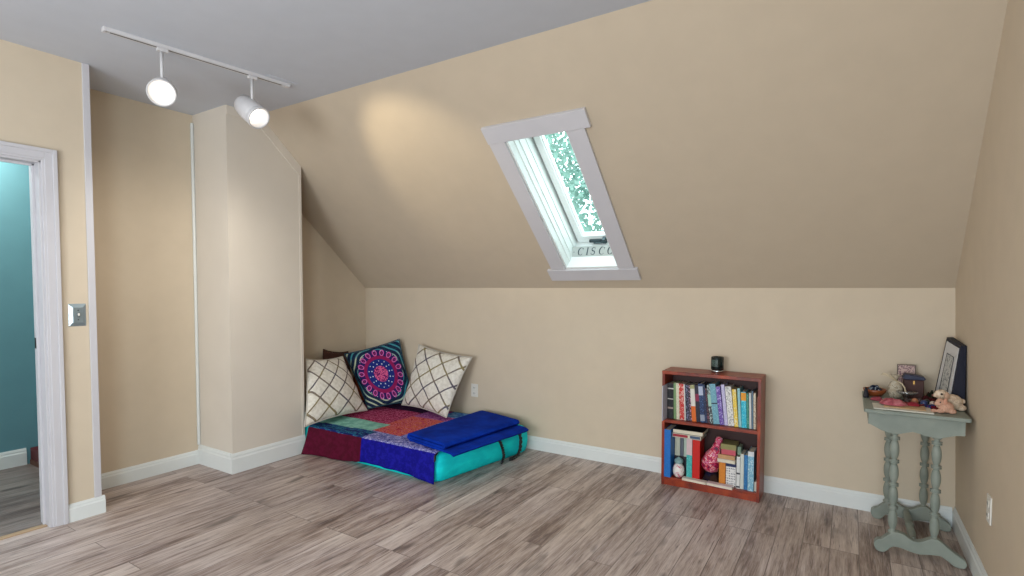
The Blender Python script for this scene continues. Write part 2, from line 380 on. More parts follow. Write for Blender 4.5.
# ------------------------------------------------------------------ track lights
tr0, tr1 = V((-3.148, 1.215, 0)), V((-3.038, 2.135, 0))
td = (tr1-tr0).normalized(); tn = V((-td.y, td.x, 0))
TT = Matrix(((td.x, tn.x, 0, tr0.x), (td.y, tn.y, 0, tr0.y), (0, 0, 1, 0), (0, 0, 0, 1)))
t = thing('track_rail', (-3.09, 1.67, CZ), 'white lighting track with a dark slot mounted on the ceiling', 'track light rail')
m_tw = paint('track_white', (205, 203, 204), .4, bump=0)
TL = .925
MB().box(0, TL, -.017, -.006, CZ-.02, CZ-.0005, TT).box(0, TL, .006, .017, CZ-.02, CZ-.0005, TT).box(0, TL, -.006, .006, CZ-.006, CZ-.0005, TT).build('rail', m_tw, t)
MB().box(.02, TL-.02, -.0058, .0058, CZ-.0195, CZ-.0065, TT).build('slot', m_black, t)
MB().box(-.012, .0, -.019, .019, CZ-.023, CZ-.0005, TT).build('end_cap', m_tw, t, bevel=.002)
MB().box(TL, TL+.03, -.019, .019, CZ-.023, CZ-.0005, TT).build('end_cap', m_tw, t, bevel=.002)
MB().box(TL-.13, TL+.06, -.055, .045, CZ-.004, CZ-.0005, TT).build('canopy_plate', m_ceil, t, bevel=.001)
def lamp_head(pt, aim, label, drop):
    aim = V(aim).normalized(); c = V((pt[0], pt[1], CZ-.02)); body = V((pt[0], pt[1], drop))
    t = thing('track_spotlight', (pt[0], pt[1], CZ-.02), label, 'spotlight', 'white spotlights on the ceiling track')
    MB().box(-.022, .03, -.012, .012, -.018, -.0003, Matrix.Translation(c) @ TT.to_3x3().to_4x4()).build('adapter', m_tw, t, bevel=.002)
    MB().tube([c+V((0, 0, -.015)), body+V((0, 0, .055))], .0085, 10).build('stem', m_tw, t, smooth=True)
    r = .066
    bk = body-aim*.07
    prof = [(.012, -.055), (.035, -.05), (.058, -.032), (r-.004, -.002), (r, .03), (r, .142), (r-.004, .142), (r-.006, .13), (r-.006, .06), (.02, .05)]
    MB().lathe(prof, bk, aim, 32).build('lamp_housing', m_tw, t, smooth=True)
    MB().lathe([(r+.0015, .12), (r+.0025, .127), (r+.0015, .144), (r-.005, .144), (r-.006, .12)], bk, aim, 32, caps=False).build('rim', m_tw, t, smooth=True)
    em = bpy.data.materials.get('bulb_glow')
    if not em:
        em = M('bulb_glow', .4); em.b.inputs['Emission Color'].default_value = (1, .93, .80, 1); em.b.inputs['Emission Strength'].default_value = 3; em = em.m
    MB().lathe([(.018, .055), (.034, .075), (.040, .096), (.039, .104), (.028, .110), (.004, .112)], bk, aim, 28).build('bulb', em, t, smooth=True)
    L = bpy.data.lights.new('spot', 'SPOT'); L.energy = 20; L.color = (1, .87, .66); L.spot_size = math.radians(110); L.spot_blend = 1.0; L.shadow_soft_size = .05
    lo = bpy.data.objects.new('spot_beam', L); COL.objects.link(lo); lo.location = bk+aim*.15; lo.rotation_euler = aim.to_track_quat('-Z', 'Y').to_euler()
    return t, bk, aim
l1 = lamp_head((-3.115, 1.455), (.80, -.44, -.40), 'white track spotlight on the door side, lens facing the room', 2.385)
l2 = lamp_head((-3.062, 1.93), (.72, .08, -.54), 'white track spotlight nearer the column, turned towards the sloping ceiling', 2.395)

# ------------------------------------------------------------------ mattress, quilt, blanket
m_teal = M('turquoise_sheet', .75, 0, .25); nz = m_teal.noise(5, 4, sc=(1, 1, 2.5))
m_teal.color(m_teal.ramp(nz, [(.3, lin((0, 205, 215))), (.7, lin((20, 240, 240)))])); m_teal.bump(nz, .5, .03); m_teal = m_teal.m
fp = [(-4.165, 2.80), (-2.355, 2.785), (-2.215, 3.70), (-2.24, 3.79), (-4.165, 3.80)]
def round_poly(p, r, k=6):
    out = []
    for i in range(len(p)):
        a, b, c = V(p[i-1]), V(p[i]), V(p[(i+1) % len(p)]); u, w = (a-b).normalized(), (c-b).normalized(); rr = min(r, (a-b).length*.4, (c-b).length*.4)
        for j in range(k+1):
            t_ = j/k; out.append(((b+u*rr)*(1-t_)**2+b*2*t_*(1-t_)+(b+w*rr)*t_**2))
    return out
t = thing('mattress', (-3.2, 3.3, 0), 'low floor mattress in a turquoise fitted sheet behind the column', 'mattress')
outl = round_poly(fp, .07); s = MB(); prev = None; cen = V((-3.2, 3.29))
for z, off in ((.0, -.03), (.012, -.008), (.04, .004), (.09, .012), (.14, .010), (.175, .0), (.198, -.018), (.208, -.05), (.211, -.12)):
    ring = []
    for i, p in enumerate(outl):
        d_ = (p-outl[i-2]); nn = (p-cen).normalized()
        wob = noise.noise(V((p.x*5, p.y*5, z*9)))*.008*(p.x > -2.5)
        ring.append(s.bm.verts.new((p.x+nn.x*(off+wob), p.y+(nn.y*(off+wob) if abs(nn.y) > .3 or p.x > -2.4 else (off if p.y > 3.3 else -off)), z)))
    if prev:
        for i in range(len(ring)): s.bm.faces.new((prev[i], prev[(i+1) % len(ring)], ring[(i+1) % len(ring)], ring[i]))
    else: s.bm.faces.new(ring[::-1])
    prev = ring
s.bm.faces.new(prev); s.build('fitted_sheet', m_teal, t, smooth=True)
def twisted(pts, r, name, parent):
    s = MB(); n = 40; P = []
    def at(u):
        u *= len(pts)-1; i = min(int(u), len(pts)-2); f = u-i; return V(pts[i]).lerp(V(pts[i+1]), f)
    for ph in (0, math.pi):
        s.tube([at(i/n)+V((math.cos(i*.9+ph)*r*.3, math.cos(i*.9+ph)*r*.8, math.sin(i*.9+ph)*r*.8)) for i in range(n+1)], r, 6)
    return s.build(name, m_black, parent, smooth=True)
twisted([(-2.235, 3.34, .205), (-2.222, 3.36, .17), (-2.232, 3.41, .10), (-2.222, 3.41, .05), (-2.216, 3.37, .008)], .0075, 'tie_cord', t)
twisted([(-2.205, 3.60, .205), (-2.192, 3.61, .14), (-2.192, 3.60, .06), (-2.196, 3.57, .02), (-2.196, 3.50, .012), (-2.204, 3.47, .008)], .009, 'tie_cord', t)
twisted([(-2.372, 2.80, .208), (-2.368, 2.772, .20), (-2.364, 2.766, .165)], .005, 'tie_cord', t)

patch = [
    speckle('patch_streak', [(14, 24, 74), (20, 36, 104), (28, 60, 130), (46, 140, 158), (20, 30, 96)], 22, (.5, 3, 1)),
    speckle('patch_lavender', [(56, 62, 140), (150, 150, 205), (92, 98, 180), (196, 190, 226)], 48),
    speckle('patch_mint', [(120, 182, 168), (136, 198, 182), (152, 210, 196)], 14),
    speckle('patch_magenta', [(120, 16, 56), (160, 30, 84), (206, 110, 150), (150, 22, 74)], 44),
    speckle('patch_plum', [(40, 18, 52), (54, 24, 66), (72, 34, 80)], 50),
    speckle('patch_red', [(170, 34, 50), (220, 130, 140), (186, 44, 64), (214, 126, 66), (190, 60, 100)], 30),
    speckle('patch_purple', [(120, 50, 120), (170, 90, 160), (140, 66, 136), (196, 130, 180)], 44),
    speckle('patch_blue', [(60, 110, 180), (90, 146, 206), (120, 170, 216)], 20),
    speckle('patch_burgundy', [(78, 6, 34), (84, 7, 38), (90, 9, 42)], 30),
    speckle('patch_navy', [(14, 12, 128), (18, 16, 138), (24, 22, 150)], 30)]
qx0, qx1 = -4.12, -2.365; nx, ny, nd = 130, 60, 16; yf = 2.772
def q_top(x, y):
    z = .2215+noise.noise(V((x*4, y*4, 1)))*.004
    ed = (y-yf)
    if ed < .03: z -= (.03-ed)**2*9
    return z
def patch_of(x, y):
    if y < 2.935+.03*(x+3.1)/.6 and x < -3.085: return 0
    if x < -3.145 and y < 3.145: return 2
    if y < 2.945: return 1
    if x > -3.0 and y > 3.60: return 7
    if x < -3.2+.0*y: return 3 if y < 3.58 else 4
    if y > 3.47: return 6
    if x < -2.85: return 5
    return 1
def qp(i, j):
    x = qx0+(qx1-qx0)*i/nx
    if j <= ny:
        y0 = yf if x > -3.715 else 2.80
        y = 3.78+(y0-3.78)*j/ny; return V((x, y, q_top(x, y)))
    k = (j-ny)/nd
    zb = .006 if x < -3.3 else (.006+.028*(x+3.3)/.2 if x < -3.1 else (.038 if x < -2.7 else .038-.030*(x+2.7)/.33))
    zt = q_top(x, yf)
    fl = max(0, 1-(x+3.70)/.20)
    y = yf-.004-.012*k-.055*fl*k**1.5+math.sin(x*19+1)*.006*k+math.sin(x*43)*.003*k
    return V((x-.0*fl, y, zt+(zb-zt)*k))
s = MB(); P = [[qp(i, j) for j in range(ny+nd+1)] for i in range(nx+1)]
vs = [[s.bm.verts.new(p) for p in r] for r in P]
for i in range(nx):
    for j in range(ny+nd):
        xm = (P[i][j].x+P[i+1][j].x)/2
        if j >= ny and xm < -3.705: continue
        f = s.bm.faces.new((vs[i][j], vs[i+1][j], vs[i+1][j+1], vs[i][j+1]))
        f.material_index = (8 if xm < -3.08 else 9) if j >= ny else patch_of(xm, P[i][j].y)
for v in [v for v in s.bm.verts if not v.link_faces]: s.bm.verts.remove(v)
q = s.build('patchwork_quilt', patch, smooth=True)
sm = q.modifiers.new('S', 'SOLIDIFY'); sm.thickness = .005; sm.offset = 0
tag(q, 'multicoloured patchwork quilt spread over the mattress, burgundy and navy in front', 'quilt')

m_blue = M('royal_blue_fleece', .95, 0, .1); nz = m_blue.noise(9, 4)
m_blue.color(m_blue.ramp(nz, [(.3, lin((4, 38, 132))), (.7, lin((8, 56, 176)))])); m_blue.bump(nz, .4, .01)
m_blue = m_blue.m
path = []
h1, h2, h3 = .236, .256, .276
path += [(-2.205, .222), (-2.212, .228), (-2.225, .233), (-2.24, h1), (-2.32, h1), (-2.5, h1), (-2.68, h1)]
path += [(-2.698, h1+.003), (-2.706, (h1+h2)/2), (-2.698, h2-.002), (-2.68, h2), (-2.5, h2), (-2.33, h2), (-2.305, h2+.002), (-2.296, (h2+h3)/2+.002), (-2.303, h3+.001), (-2.325, h3+.004), (-2.5, h3+.004), (-2.68, h3+.003), (-2.704, h3-.004), (-2.715, h3-.022), (-2.711, h3-.036)]
th = .0085; nyb = 24
def bl(k, side, jy):
    x, z = path[k]; x0, z0 = path[max(k-1, 0)]; x1, z1 = path[min(k+1, len(path)-1)]; dx, dz = x1-x0, z1-z0; l = math.hypot(dx, dz)
    x, z = x-dz/l*th*side, z+dx/l*th*side
    f = jy/nyb; u = (x+2.70)/.55
    ya, yb = 2.872-.115*u, 3.745-.17*u
    y = ya+(yb-ya)*f
    xx = x+(.10*u)*f+.02*(1-u)*f
    zz = z+noise.noise(V((x*6, y*6, 3)))*.003
    if u > .86: zz -= 0
    return V((xx, y, zz))
s = MB(); n = len(path)
for side in (1, -1):
    pass
ring = [(k, 1) for k in range(n)]+[(k, -1) for k in range(n-1, -1, -1)]
cols = [[s.bm.verts.new(bl(k, sd, jy)) for (k, sd) in ring] for jy in range(nyb+1)]
m_ = len(ring)
for a, b in zip(cols, cols[1:]):
    for k in range(m_): s.bm.faces.new((a[k], a[(k+1) % m_], b[(k+1) % m_], b[k]))
for c_ in (cols[0], cols[-1]):
    for k in range(n-1): s.bm.faces.new((c_[k], c_[k+1], c_[m_-2-k], c_[m_-1-k]))
o = s.build('folded_blanket', m_blue, smooth=True)
b_ = o.modifiers.new('B', 'BEVEL'); b_.width = .003; b_.segments = 2; b_.angle_limit = .8; b_.limit_method = 'ANGLE'
tag(o, 'royal blue fleece blanket folded in layers on the mattress end', 'blanket')

# ------------------------------------------------------------------ cushions
def lattice():
    m = M('lattice_fabric', .9, 0, .2); u, v = m.uv()
    wob = m.noise(7, 2)*.10-.05
    a = (u+v)*3.1+wob; b = (u-v)*3.1-wob+10.0
    da = (a.f('FRACT')-.5).f('ABSOLUTE'); db = (b.f('FRACT')-.5).f('ABSOLUTE')
    fz = m.noise(120, 2)*.03
    la = (da+fz).lt(.068); lb = (db+fz).lt(.068)
    line = la.f('MAXIMUM', lb)
    lc = m.ramp(m.noise(6, 1), [(.36, lin((96, 90, 100))), (.5, lin((126, 114, 104))), (.62, lin((146, 134, 92))), (.75, lin((88, 84, 110)))])
    basec = m.ramp(m.noise(40, 3), [(.3, lin((214, 208, 196))), (.7, lin((238, 234, 224)))])
    m.color(m.mix(line, basec, lc)); m.bump(line+m.noise(160, 2)*.3, .5, .004); return m.m
def mandala():
    m = M('mandala_fabric', .85, 0, .25); u, v = m.uv(); x, y = u-.5, v-.5
    r = (x*x+y*y).f('SQRT'); th_ = y.f('ARCTAN2', x)
    navy, blk, mag, pink, teal, wht = [lin(c) for c in ((24, 42, 122), (18, 32, 66), (142, 22, 84), (206, 96, 166), (60, 142, 156), (206, 220, 226))]
    col = m.mix(m.noise(60, 2).gt(.52), blk, lin((24, 50, 72)))
    band = lambda a_, b_: r.gt(a_)*r.lt(b_)
    # teal ripple outlines towards the corners
    rip = (r*78+(th_*8).f('SINE')*1.2).f('SINE').gt(.55)*r.gt(.43)
    col = m.mix(rip, col, m.ramp(m.noise(5, 1), [(.45, teal), (.6, lin((190, 200, 170)))]))
    col = m.mix(r.lt(.43), col, lin((42, 26, 92)))
    # ring of petal loops
    def loops(n_, rc, hw, ht, lw, ph=0):
        k = th_*(n_/(2*math.pi))+ph+20.0; fx = (k.f('FRACT')-.5)*(2*math.pi*rc/n_); fy = r-rc
        d_ = ((fx/hw)*(fx/hw)+(fy/ht)*(fy/ht)).f('SQRT'); return (d_-1.0).f('ABSOLUTE').lt(lw), d_
    lp, _ = loops(18, .375, .034, .048, .24); col = m.mix(lp, col, pink)
    _, dd_ = loops(18, .375, .012, .02, .2); col = m.mix(dd_.lt(1), col, mag)
    col = m.mix(band(.262, .322), col, mag)
    col = m.mix(r.lt(.262), col, navy)
    for n_, rc, q_ in ((14, .228, .0095), (12, .175, .011)):
        _, d_ = loops(n_, rc, q_, q_, .2, .3); col = m.mix(d_.lt(1), col, wht)
    cen = m.noise(75, 2).gt(.48)*r.lt(.138); col = m.mix(r.lt(.138), col, lin((110, 24, 92))); col = m.mix(cen, col, lin((214, 92, 142)))
    _, d_ = loops(22, .415, .007, .007, .2); col = m.mix(d_.lt(1), col, wht)
    m.color(col); m.bump(m.noise(90, 2), .3, .003); return m.m
m_lat, m_man = lattice(), mandala()
def cushion(name, A, Bc, C, D, th, mat, label, seed=0, pinch=.075, group=None, piping=None, sag=.0):
    A, Bc, C, D = map(V, (A, Bc, C, D)); s = MB(); n = 34   # A top-left, B top-right, C bottom-right, D bottom-left
    nrm = ((Bc-D).cross(A-C)).normalized(); cen = (A+Bc+C+D)/4
    if nrm.dot(V((0, 0, KZ))-cen) < 0: nrm = -nrm
    def edge(u, v):
        uu, vv = 2*u-1, 2*v-1
        x = uu*(1-pinch*(1-vv*vv)); y = vv*(1-pinch*(1-uu*uu)); a, b = (x+1)/2, (y+1)/2
        return (D.lerp(C, a)).lerp(A.lerp(Bc, a), b)
    def P(u, v, sd):
        uu, vv = 2*u-1, 2*v-1
        h = (max(0, (1-uu*uu)*(1-vv*vv)))**.42*th
        h *= 1+.22*noise.noise(V((u*3.1+seed, v*3.1, seed)))
        rad = math.hypot(uu, vv); ang = math.atan2(vv, uu)
        h -= .008*max(0, rad-.55)*(1+math.sin(ang*13+seed))*(1 if h > .004 else 0)
        low = max(0, .35-v)/.35
        return edge(u, v)+nrm*h*sd*(1-.15*low)+V((0, 0, .0))
    for sd in (1, -1):
        s.grid([[P(i/n, j/n, sd) for j in range(n+1)] for i in range(n+1)])
    o = s.build(name, mat, smooth=True, weld=True)
    o.modifiers.new('sub', 'SUBSURF').render_levels = 1
    e = MB(); pts = [edge(i/n, 0) for i in range(n)]+[edge(1, i/n) for i in range(n)]+[edge(1-i/n, 1) for i in range(n)]+[edge(0, 1-i/n) for i in range(n+1)]
    e.tube(pts, .0045, 6, caps=False); e.build('piping', piping or mat, o, smooth=True)
    tag(o, label, 'pillow', group); return o
m_pip = paint('cream_piping', (206, 200, 190), .9); m_pipn = paint('teal_piping', (34, 74, 92), .9)
cushion('throw_pillow', (-3.89, 2.895, .738), (-3.93, 3.315, .712), (-3.635, 3.335, .246), (-3.545, 2.615, .268), .085, m_lat,
        'white throw pillow with grey diamond lattice leaning behind the column edge', 1.3, piping=m_pip)
cushion('throw_pillow', (-4.04, 3.43, .715), (-3.64, 3.75, .852), (-3.44, 3.735, .275), (-3.67, 3.378, .245), .065, m_man,
        'navy mandala throw pillow with pink rings in the corner', 4.1, pinch=.045, piping=m_pipn)
cushion('throw_pillow', (-3.385, 3.745, .815), (-2.755, 3.72, .742), (-2.862, 3.50, .246), (-3.47, 3.60, .266), .085, m_lat,
        'white lattice throw pillow leaning on the back wall beside the outlet', 7.7, piping=m_pip)
m_brown = paint('brown_velvet', (66, 36, 26), .9); m_rust = paint('rust_velvet', (150, 70, 34), .9)
cushion('throw_pillow', (-4.14, 3.27, .770), (-4.14, 3.56, .72), (-4.02, 3.55, .235), (-4.02, 3.12, .235), .05, m_brown, 'dark brown pillow mostly hidden behind the white and navy pillows', 2.2)
cushion('throw_pillow', (-4.13, 3.62, .70), (-3.78, 3.80, .74), (-3.72, 3.77, .235), (-4.10, 3.56, .235), .035, m_rust, 'rust orange pillow peeping out in the corner behind the navy pillow', 3.2)

# ------------------------------------------------------------------ bookcase
m_wood = M('cherry_wood', .35, 0, .5); nz = m_wood.noise(6, 5, sc=(2, 12, 1.2))
m_wood.color(m_wood.ramp(nz, [(.3, lin((96, 26, 6))), (.5, lin((134, 42, 12))), (.7, lin((164, 64, 24)))])); m_wood.bump(nz, .1, .002); m_wood = m_wood.m
bx0, bx1, by0, by1 = -1.068, -.453, 3.608, 3.815
t = thing('bookcase', (-.758, 3.72, 0), 'small two-shelf cherry wood bookcase against the low back wall', 'bookcase')
B(bx0, bx0+.018, by0, by1, 0, .758).build('side_panel', m_wood, t, bevel=.001)
B(bx1-.018, bx1, by0, by1, 0, .758).build('side_panel', m_wood, t, bevel=.001)
B(bx0-.001, bx1+.001, by0-.002, by1, .758, .780).build('top', m_wood, t, bevel=.002)
B(bx0+.018, bx1-.018, by0+.003, by1-.012, .428, .448).build('shelf', m_wood, t, bevel=.001)
B(bx0+.018, bx1-.018, by0+.003, by1-.012, .040, .056).build('shelf', m_wood, t, bevel=.001)
B(bx0+.018, bx1-.018, by0+.006, by0+.024, 0, .040).build('kickboard', m_wood, t)
B(bx0+.018, bx1-.018, by1-.012, by1-.002, 0, .758).build('back_panel', paint('dark_back', (54, 18, 14), .6), t)

def spine_mat(c, mark=None):
    m = M('book_cover', .42, 0, .4); base = lin(c); X, Y, Z = m.xyz()
    if mark:
        nz = m.noise(1, 2, sc=(160, 160, 95), rough=.8).gt(.56)
        m.color(m.mix(nz, base, lin(mark)))
    else: m.color(m.mix(m.noise(25, 3), base, tuple(x*.8 for x in base[:3])+(1,)))
    return m.m
m_pages = paint('page_paper', (222, 212, 190), .9, scale=60)
def book(x0, x1, z0, h, c, label, y0=3.648, depth=.125, lean=0, mark=None, bands=(), axis='v', cat='book', group='books on the upper shelf', tip=0):
    """v: standing, spine to the front; h: lying flat, x0..x1 wide, h thick"""
    cx = (x0+x1)/2; T = Matrix.Translation((cx, y0, z0+abs(math.sin(math.radians(lean)))*(x1-x0)/2)) @ Matrix.Rotation(math.radians(lean), 4, 'Y') @ Matrix.Rotation(math.radians(tip), 4, 'X')
    w = (x1-x0)/2-.0004; e = .0018; s = MB(); pg = MB()
    cm = spine_mat(c, mark)
    if axis == 'v':
        s.box(-w, -w+e, 0, depth, 0, h, T).box(w-e, w, 0, depth, 0, h, T).box(-w+e, w-e, 0, e, 0, h, T)
        pg.box(-w+e, w-e, e, depth-.004, .003, h-.004, T)
    elif axis == 'hf':
        s.box(-w, w, 0, depth, 0, e, T).box(-w, w, 0, depth, h-e, h, T).box(-w, w, 0, e, e, h-e, T)
        pg.box(-w+.003, w-.003, e, depth-.004, e, h-e, T)
    else:
        s.box(-w, w, 0, depth, 0, e, T).box(-w, w, 0, depth, h-e, h, T).box(-w, -w+e, 0, depth, e, h-e, T) if axis == 'hx' else s.box(-w, w, 0, depth, 0, e, T).box(-w, w, 0, depth, h-e, h, T).box(-w, w, depth-e, depth, e, h-e, T)
        pg.box(-w+.003+(e if axis == 'hx' else 0), w-.003, .003, depth-.004, e, h-e, T)
    o = s.build('book', cm, smooth=False); pg.build('pages', m_pages, o)
    for a, b, cc in bands:
        if axis == 'v': MB().box(-w-.0002, w+.0002, -.0008, .0004, a*h, b*h, T).build('spine_label', spine_mat(cc), o)
    tag(o, label, cat, group); return o
Z1 = .4485
def up(*a, **k): return book(*a, **k)
W_ = (226, 222, 214); K_ = (18, 18, 24)
bk = [ # x0, x1, top z, colour, lean, mark, bands, label
 (-1.051, -1.009, .690, K_, 0, (40, 40, 48), [(.84, .87, W_), (.55, .57, W_), (.28, .33, (170, 150, 140))], 'thick black book with white bands near the left side'),
 (-1.006, -.988, .697, (126, 158, 108), -1, None, [], 'pale green slim book right of the black banded one'),
 (-.987, -.966, .694, (222, 216, 190), -1.5, (190, 186, 160), [], 'cream book between the green and the red spines'),
 (-.964, -.932, .693, (196, 40, 34), -2, (236, 200, 190), [], 'red book with pale dots down its spine'),
 (-.931, -.922, .694, W_, -2.5, None, [], 'very thin white book right of the red dotted one'),
 (-.921, -.897, .690, (22, 24, 46), -3, (120, 120, 150), [], 'black book with small white lettering, red book to its left'),
 (-.896, -.882, .690, (44, 34, 44), -3.5, (214, 160, 190), [], 'dark slim book flecked with pink left of the white and orange spine'),
 (-.881, -.852, .692, W_, -4, None, [(.0, .42, (226, 108, 30)), (.9, 1, (170, 170, 120))], 'book with white upper spine and orange lower spine'),
 (-.851, -.826, .694, (24, 22, 48), -4, None, [(.56, .76, (140, 24, 72))], 'navy book with a magenta round mark on the spine'),
 (-.825, -.796, .706, (22, 40, 84), -4.5, (70, 110, 160), [(.70, .93, (186, 196, 220)), (.04, .2, (150, 160, 180))], 'dark blue book with pale flower shapes at the spine top'),
 (-.795, -.780, .702, (20, 30, 66), -5, (50, 70, 110), [], 'plain navy book right of the blue flowered one'),
 (-.779, -.763, .680, (24, 18, 28), -5, (150, 90, 110), [], 'short black book with faint pink lettering'),
 (-.762, -.742, .704, (40, 44, 52), -6, (180, 200, 196), [(.45, .75, (160, 206, 190))], 'dark patterned book with a mint green middle'),
 (-.741, -.702, .712, (104, 160, 178), -7, (140, 190, 204), [(.50, .53, (20, 40, 60))], 'light blue grey wide book leaning left'),
 (-.701, -.673, .698, (98, 66, 158), -7, (190, 180, 226), [], 'purple book leaning on the light blue one'),
 (-.672, -.650, .714, (196, 190, 222), -6, (160, 150, 200), [], 'lavender book right of the purple one'),
 (-.649, -.611, .704, (230, 228, 224), -5.5, (150, 150, 150), [], 'wide white book with grey lettering left of the yellow one'),
 (-.610, -.586, .690, (232, 196, 40), -4.5, (240, 230, 190), [], 'bright yellow book right of the wide white one'),
 (-.585, -.568, .698, (150, 198, 200), -3, (110, 170, 180), [], 'pale teal slim book beside the yellow one'),
 (-.567, -.536, .678, (20, 178, 206), -2, (120, 214, 224), [(.76, .98, (240, 160, 30))], 'cyan book with an orange spine top'),
 (-.535, -.522, .672, (40, 130, 110), -2, (120, 180, 160), [], 'slim green book right of the cyan one'),
 (-.521, -.508, .676, (216, 218, 214), -1.5, None, [], 'small white book near the right end of the upper row'),
 (-.507, -.497, .690, (90, 116, 140), -1, None, [], 'steel blue thin book near the right end'),
 (-.496, -.482, .678, (214, 204, 180), -1, (150, 120, 100), [], 'cream thin book second from the right side'),
 (-.481, -.468, .654, (120, 70, 48), 0, None, [], 'short brown book against the right side panel')]
for x0, x1, zt, c, ln, mk, bd, lb in bk:
    fx = lambda x: -1.046+(x+1.051)*(.572/.583)
    up(fx(x0)+.003, fx(x1)+.003, Z1+.001, zt-Z1, c, lb, lean=ln, mark=mk, bands=bd, y0=3.644+R.random()*.006, depth=R.uniform(.115, .145))
book(-1.0495, -1.0440, Z1+.001, .236, (196, 198, 216), 'pale lavender thin booklet sticking out at the left of the upper shelf', y0=3.545, depth=.23, lean=0, group='books on the upper shelf')

# candle on top
t = thing('candle_jar', (-.738, 3.735, .7805), 'black glass candle jar with a silver base on the bookcase top', 'candle')
MB().lathe([(.030, 0), (.038, .002), (.038, .012), (.034, .016)], (-.738, 3.735, .7805), n=28).build('base', paint('silver', (190, 194, 196), .25, .9), t, smooth=True)
m_bg = paint('black_glass', (10, 26, 26), .12, bump=0)
MB().lathe([(.038, .016), (.0405, .022), (.0405, .098), (.038, .102), (.035, .102), (.035, .075), (.004, .074)], (-.738, 3.735, .7805), n=28).build('jar', m_bg, t, smooth=True)
s = MB(); aa = [math.radians(a_) for a_ in range(215, 286, 5)]
s.grid([[V((-.738+.0412*math.cos(a_), 3.735+.0412*math.sin(a_), .7805+z)) for z in (.040, .085)] for a_ in aa])
mm = M('jar_label', .5); mm.color(mm.mix(mm.noise(260, 1, sc=(1, 1, 2)).gt(.57), lin((22, 44, 42)), lin((120, 140, 130)))); s.build('jar_label', mm.m, t, smooth=True)

# ---- lower shelf
Z0 = .0565; G2 = 'books on the lower shelf'
book(-1.049, -1.006, Z0, .325, (24, 104, 186), 'tall bright blue binder at the left of the lower shelf', y0=3.606, depth=.165, group=G2, mark=(30, 116, 196))
book(-1.003, -.968, Z0+.13, .138, (206, 206, 184), 'cream small book behind the flowered jar', y0=3.70, depth=.09, group=G2)
# the two above stand on a flat box behind the jar
tag(B(-1.003, -.915, 3.695, 3.80, Z0, Z0+.129).build('small_box', paint('dark_card', (54, 50, 56), .7), bevel=.002), 'dark small box behind the flowered jar', 'box')
book(-.966, -.944, Z0+.13, .141, (104, 108, 118), 'grey small book behind the flowered jar', y0=3.70, depth=.09, group=G2)
book(-.942, -.918, Z0+.13, .136, (196, 210, 192), 'pale green small book behind the flowered jar', y0=3.70, depth=.09, group=G2)
jx, jy = -.962, 3.652
t = thing('flowered_jar', (jx, jy, Z0), 'white round jar with pink and blue flowers between blue binder and teal book', 'jar')
mf = M('flowered_ceramic', .2); mf.color(mf.ramp(mf.noise(45, 2), [(.0, lin((232, 226, 220))), (.52, lin((226, 214, 212))), (.57, lin((206, 90, 120))), (.63, lin((230, 226, 222))), (.70, lin((70, 100, 130)))], True))
MB().lathe([(.018, 0), (.030, .008), (.0385, .032), (.0385, .060), (.032, .080), (.022, .090), (.018, .094)], (jx, jy, Z0), n=28).build('jar_body', mf.m, t, smooth=True)
MB().lathe([(.020, .094), (.029, .100), (.030, .112), (.026, .122), (.012, .130), (.004, .138)], (jx, jy, Z0), n=28).build('lid', paint('grey_green_glass', (128, 160, 160), .15), t, smooth=True)
book(-.908, -.872, Z0, .273, (56, 168, 166), 'book with teal lower and pink white upper spine', y0=3.64, depth=.13, group=G2, mark=(110, 196, 192), bands=[(.60, 1, (222, 194, 196))])
book(-.870, -.822, Z0, .272, (206, 26, 20), 'thick bright red book on the lower shelf', y0=3.64, depth=.13, group=G2)
book(-1.004, -.812, Z0+.2745, .028, (190, 186, 180), 'pale book with red and blue spine patches lying under the black one', y0=3.632, depth=.15, axis='h', group=G2)
book(-1.000, -.800, Z0+.303, .028, (16, 18, 20), 'large black covered book lying on top at the left', y0=3.628, depth=.17, axis='h', group=G2)
s = B(-.998, -.90, 3.6305, 3.6318, Z0+.280, Z0+.297); o = s.build('cover_stripe', paint('crimson', (160, 30, 50), .5), None); 
lowb = [x for x in bpy.data.objects if x.get('label', '').startswith('pale book with red and blue')][0]
def adopt(o, p): o.location -= p.location; o.parent = p
adopt(o, lowb); o = B(-.885, -.82, 3.6305, 3.6318, Z0+.280, Z0+.297).build('cover_stripe', paint('slate_blue', (70, 90, 120), .5)); adopt(o, lowb)
# magenta bag
mg = M('magenta_foil', .3, .15); na = mg.noise(26, 4, rough=.65)
mg.color(mg.ramp(na, [(0, lin((80, 6, 50))), (.40, lin((176, 14, 82))), (.47, lin((206, 44, 52))), (.515, lin((236, 206, 214))), (.54, lin((190, 20, 84))), (.60, lin((214, 120, 160)))], True)); mg.bump(na, .9, .02)
s = MB(); rings = []
pr = [(.000, .0), (.030, .004), (.052, .022), (.062, .052), (.060, .085), (.048, .120), (.034, .155), (.026, .185), (.022, .205), (.026, .225), (.022, .240), (.006, .248)]
axb = V((.30, .05, 1)).normalized(); c0 = V((-.772, 3.655, Z0+.072)); ub = V((1, 0, -.30)).normalized(); wb = axb.cross(ub)
for r_, h_ in pr:
    rings.append([s.bm.verts.new(c0+axb*h_+(ub*math.cos(a_)+wb*math.sin(a_)*.72)*r_*.95*(1+.22*noise.noise(V((math.cos(a_)*2, math.sin(a_)*2, h_*22))))) for a_ in [2*math.pi*k/26 for k in range(26)]])
for a, b in zip(rings, rings[1:]):
    for k in range(26): s.bm.faces.new((a[k], a[(k+1) % 26], b[(k+1) % 26], b[k]))
tag(s.build('drawstring_bag', mg.m, smooth=True, weld=True), 'magenta and silver patterned gathered bag in the middle of the lower shelf', 'bag')
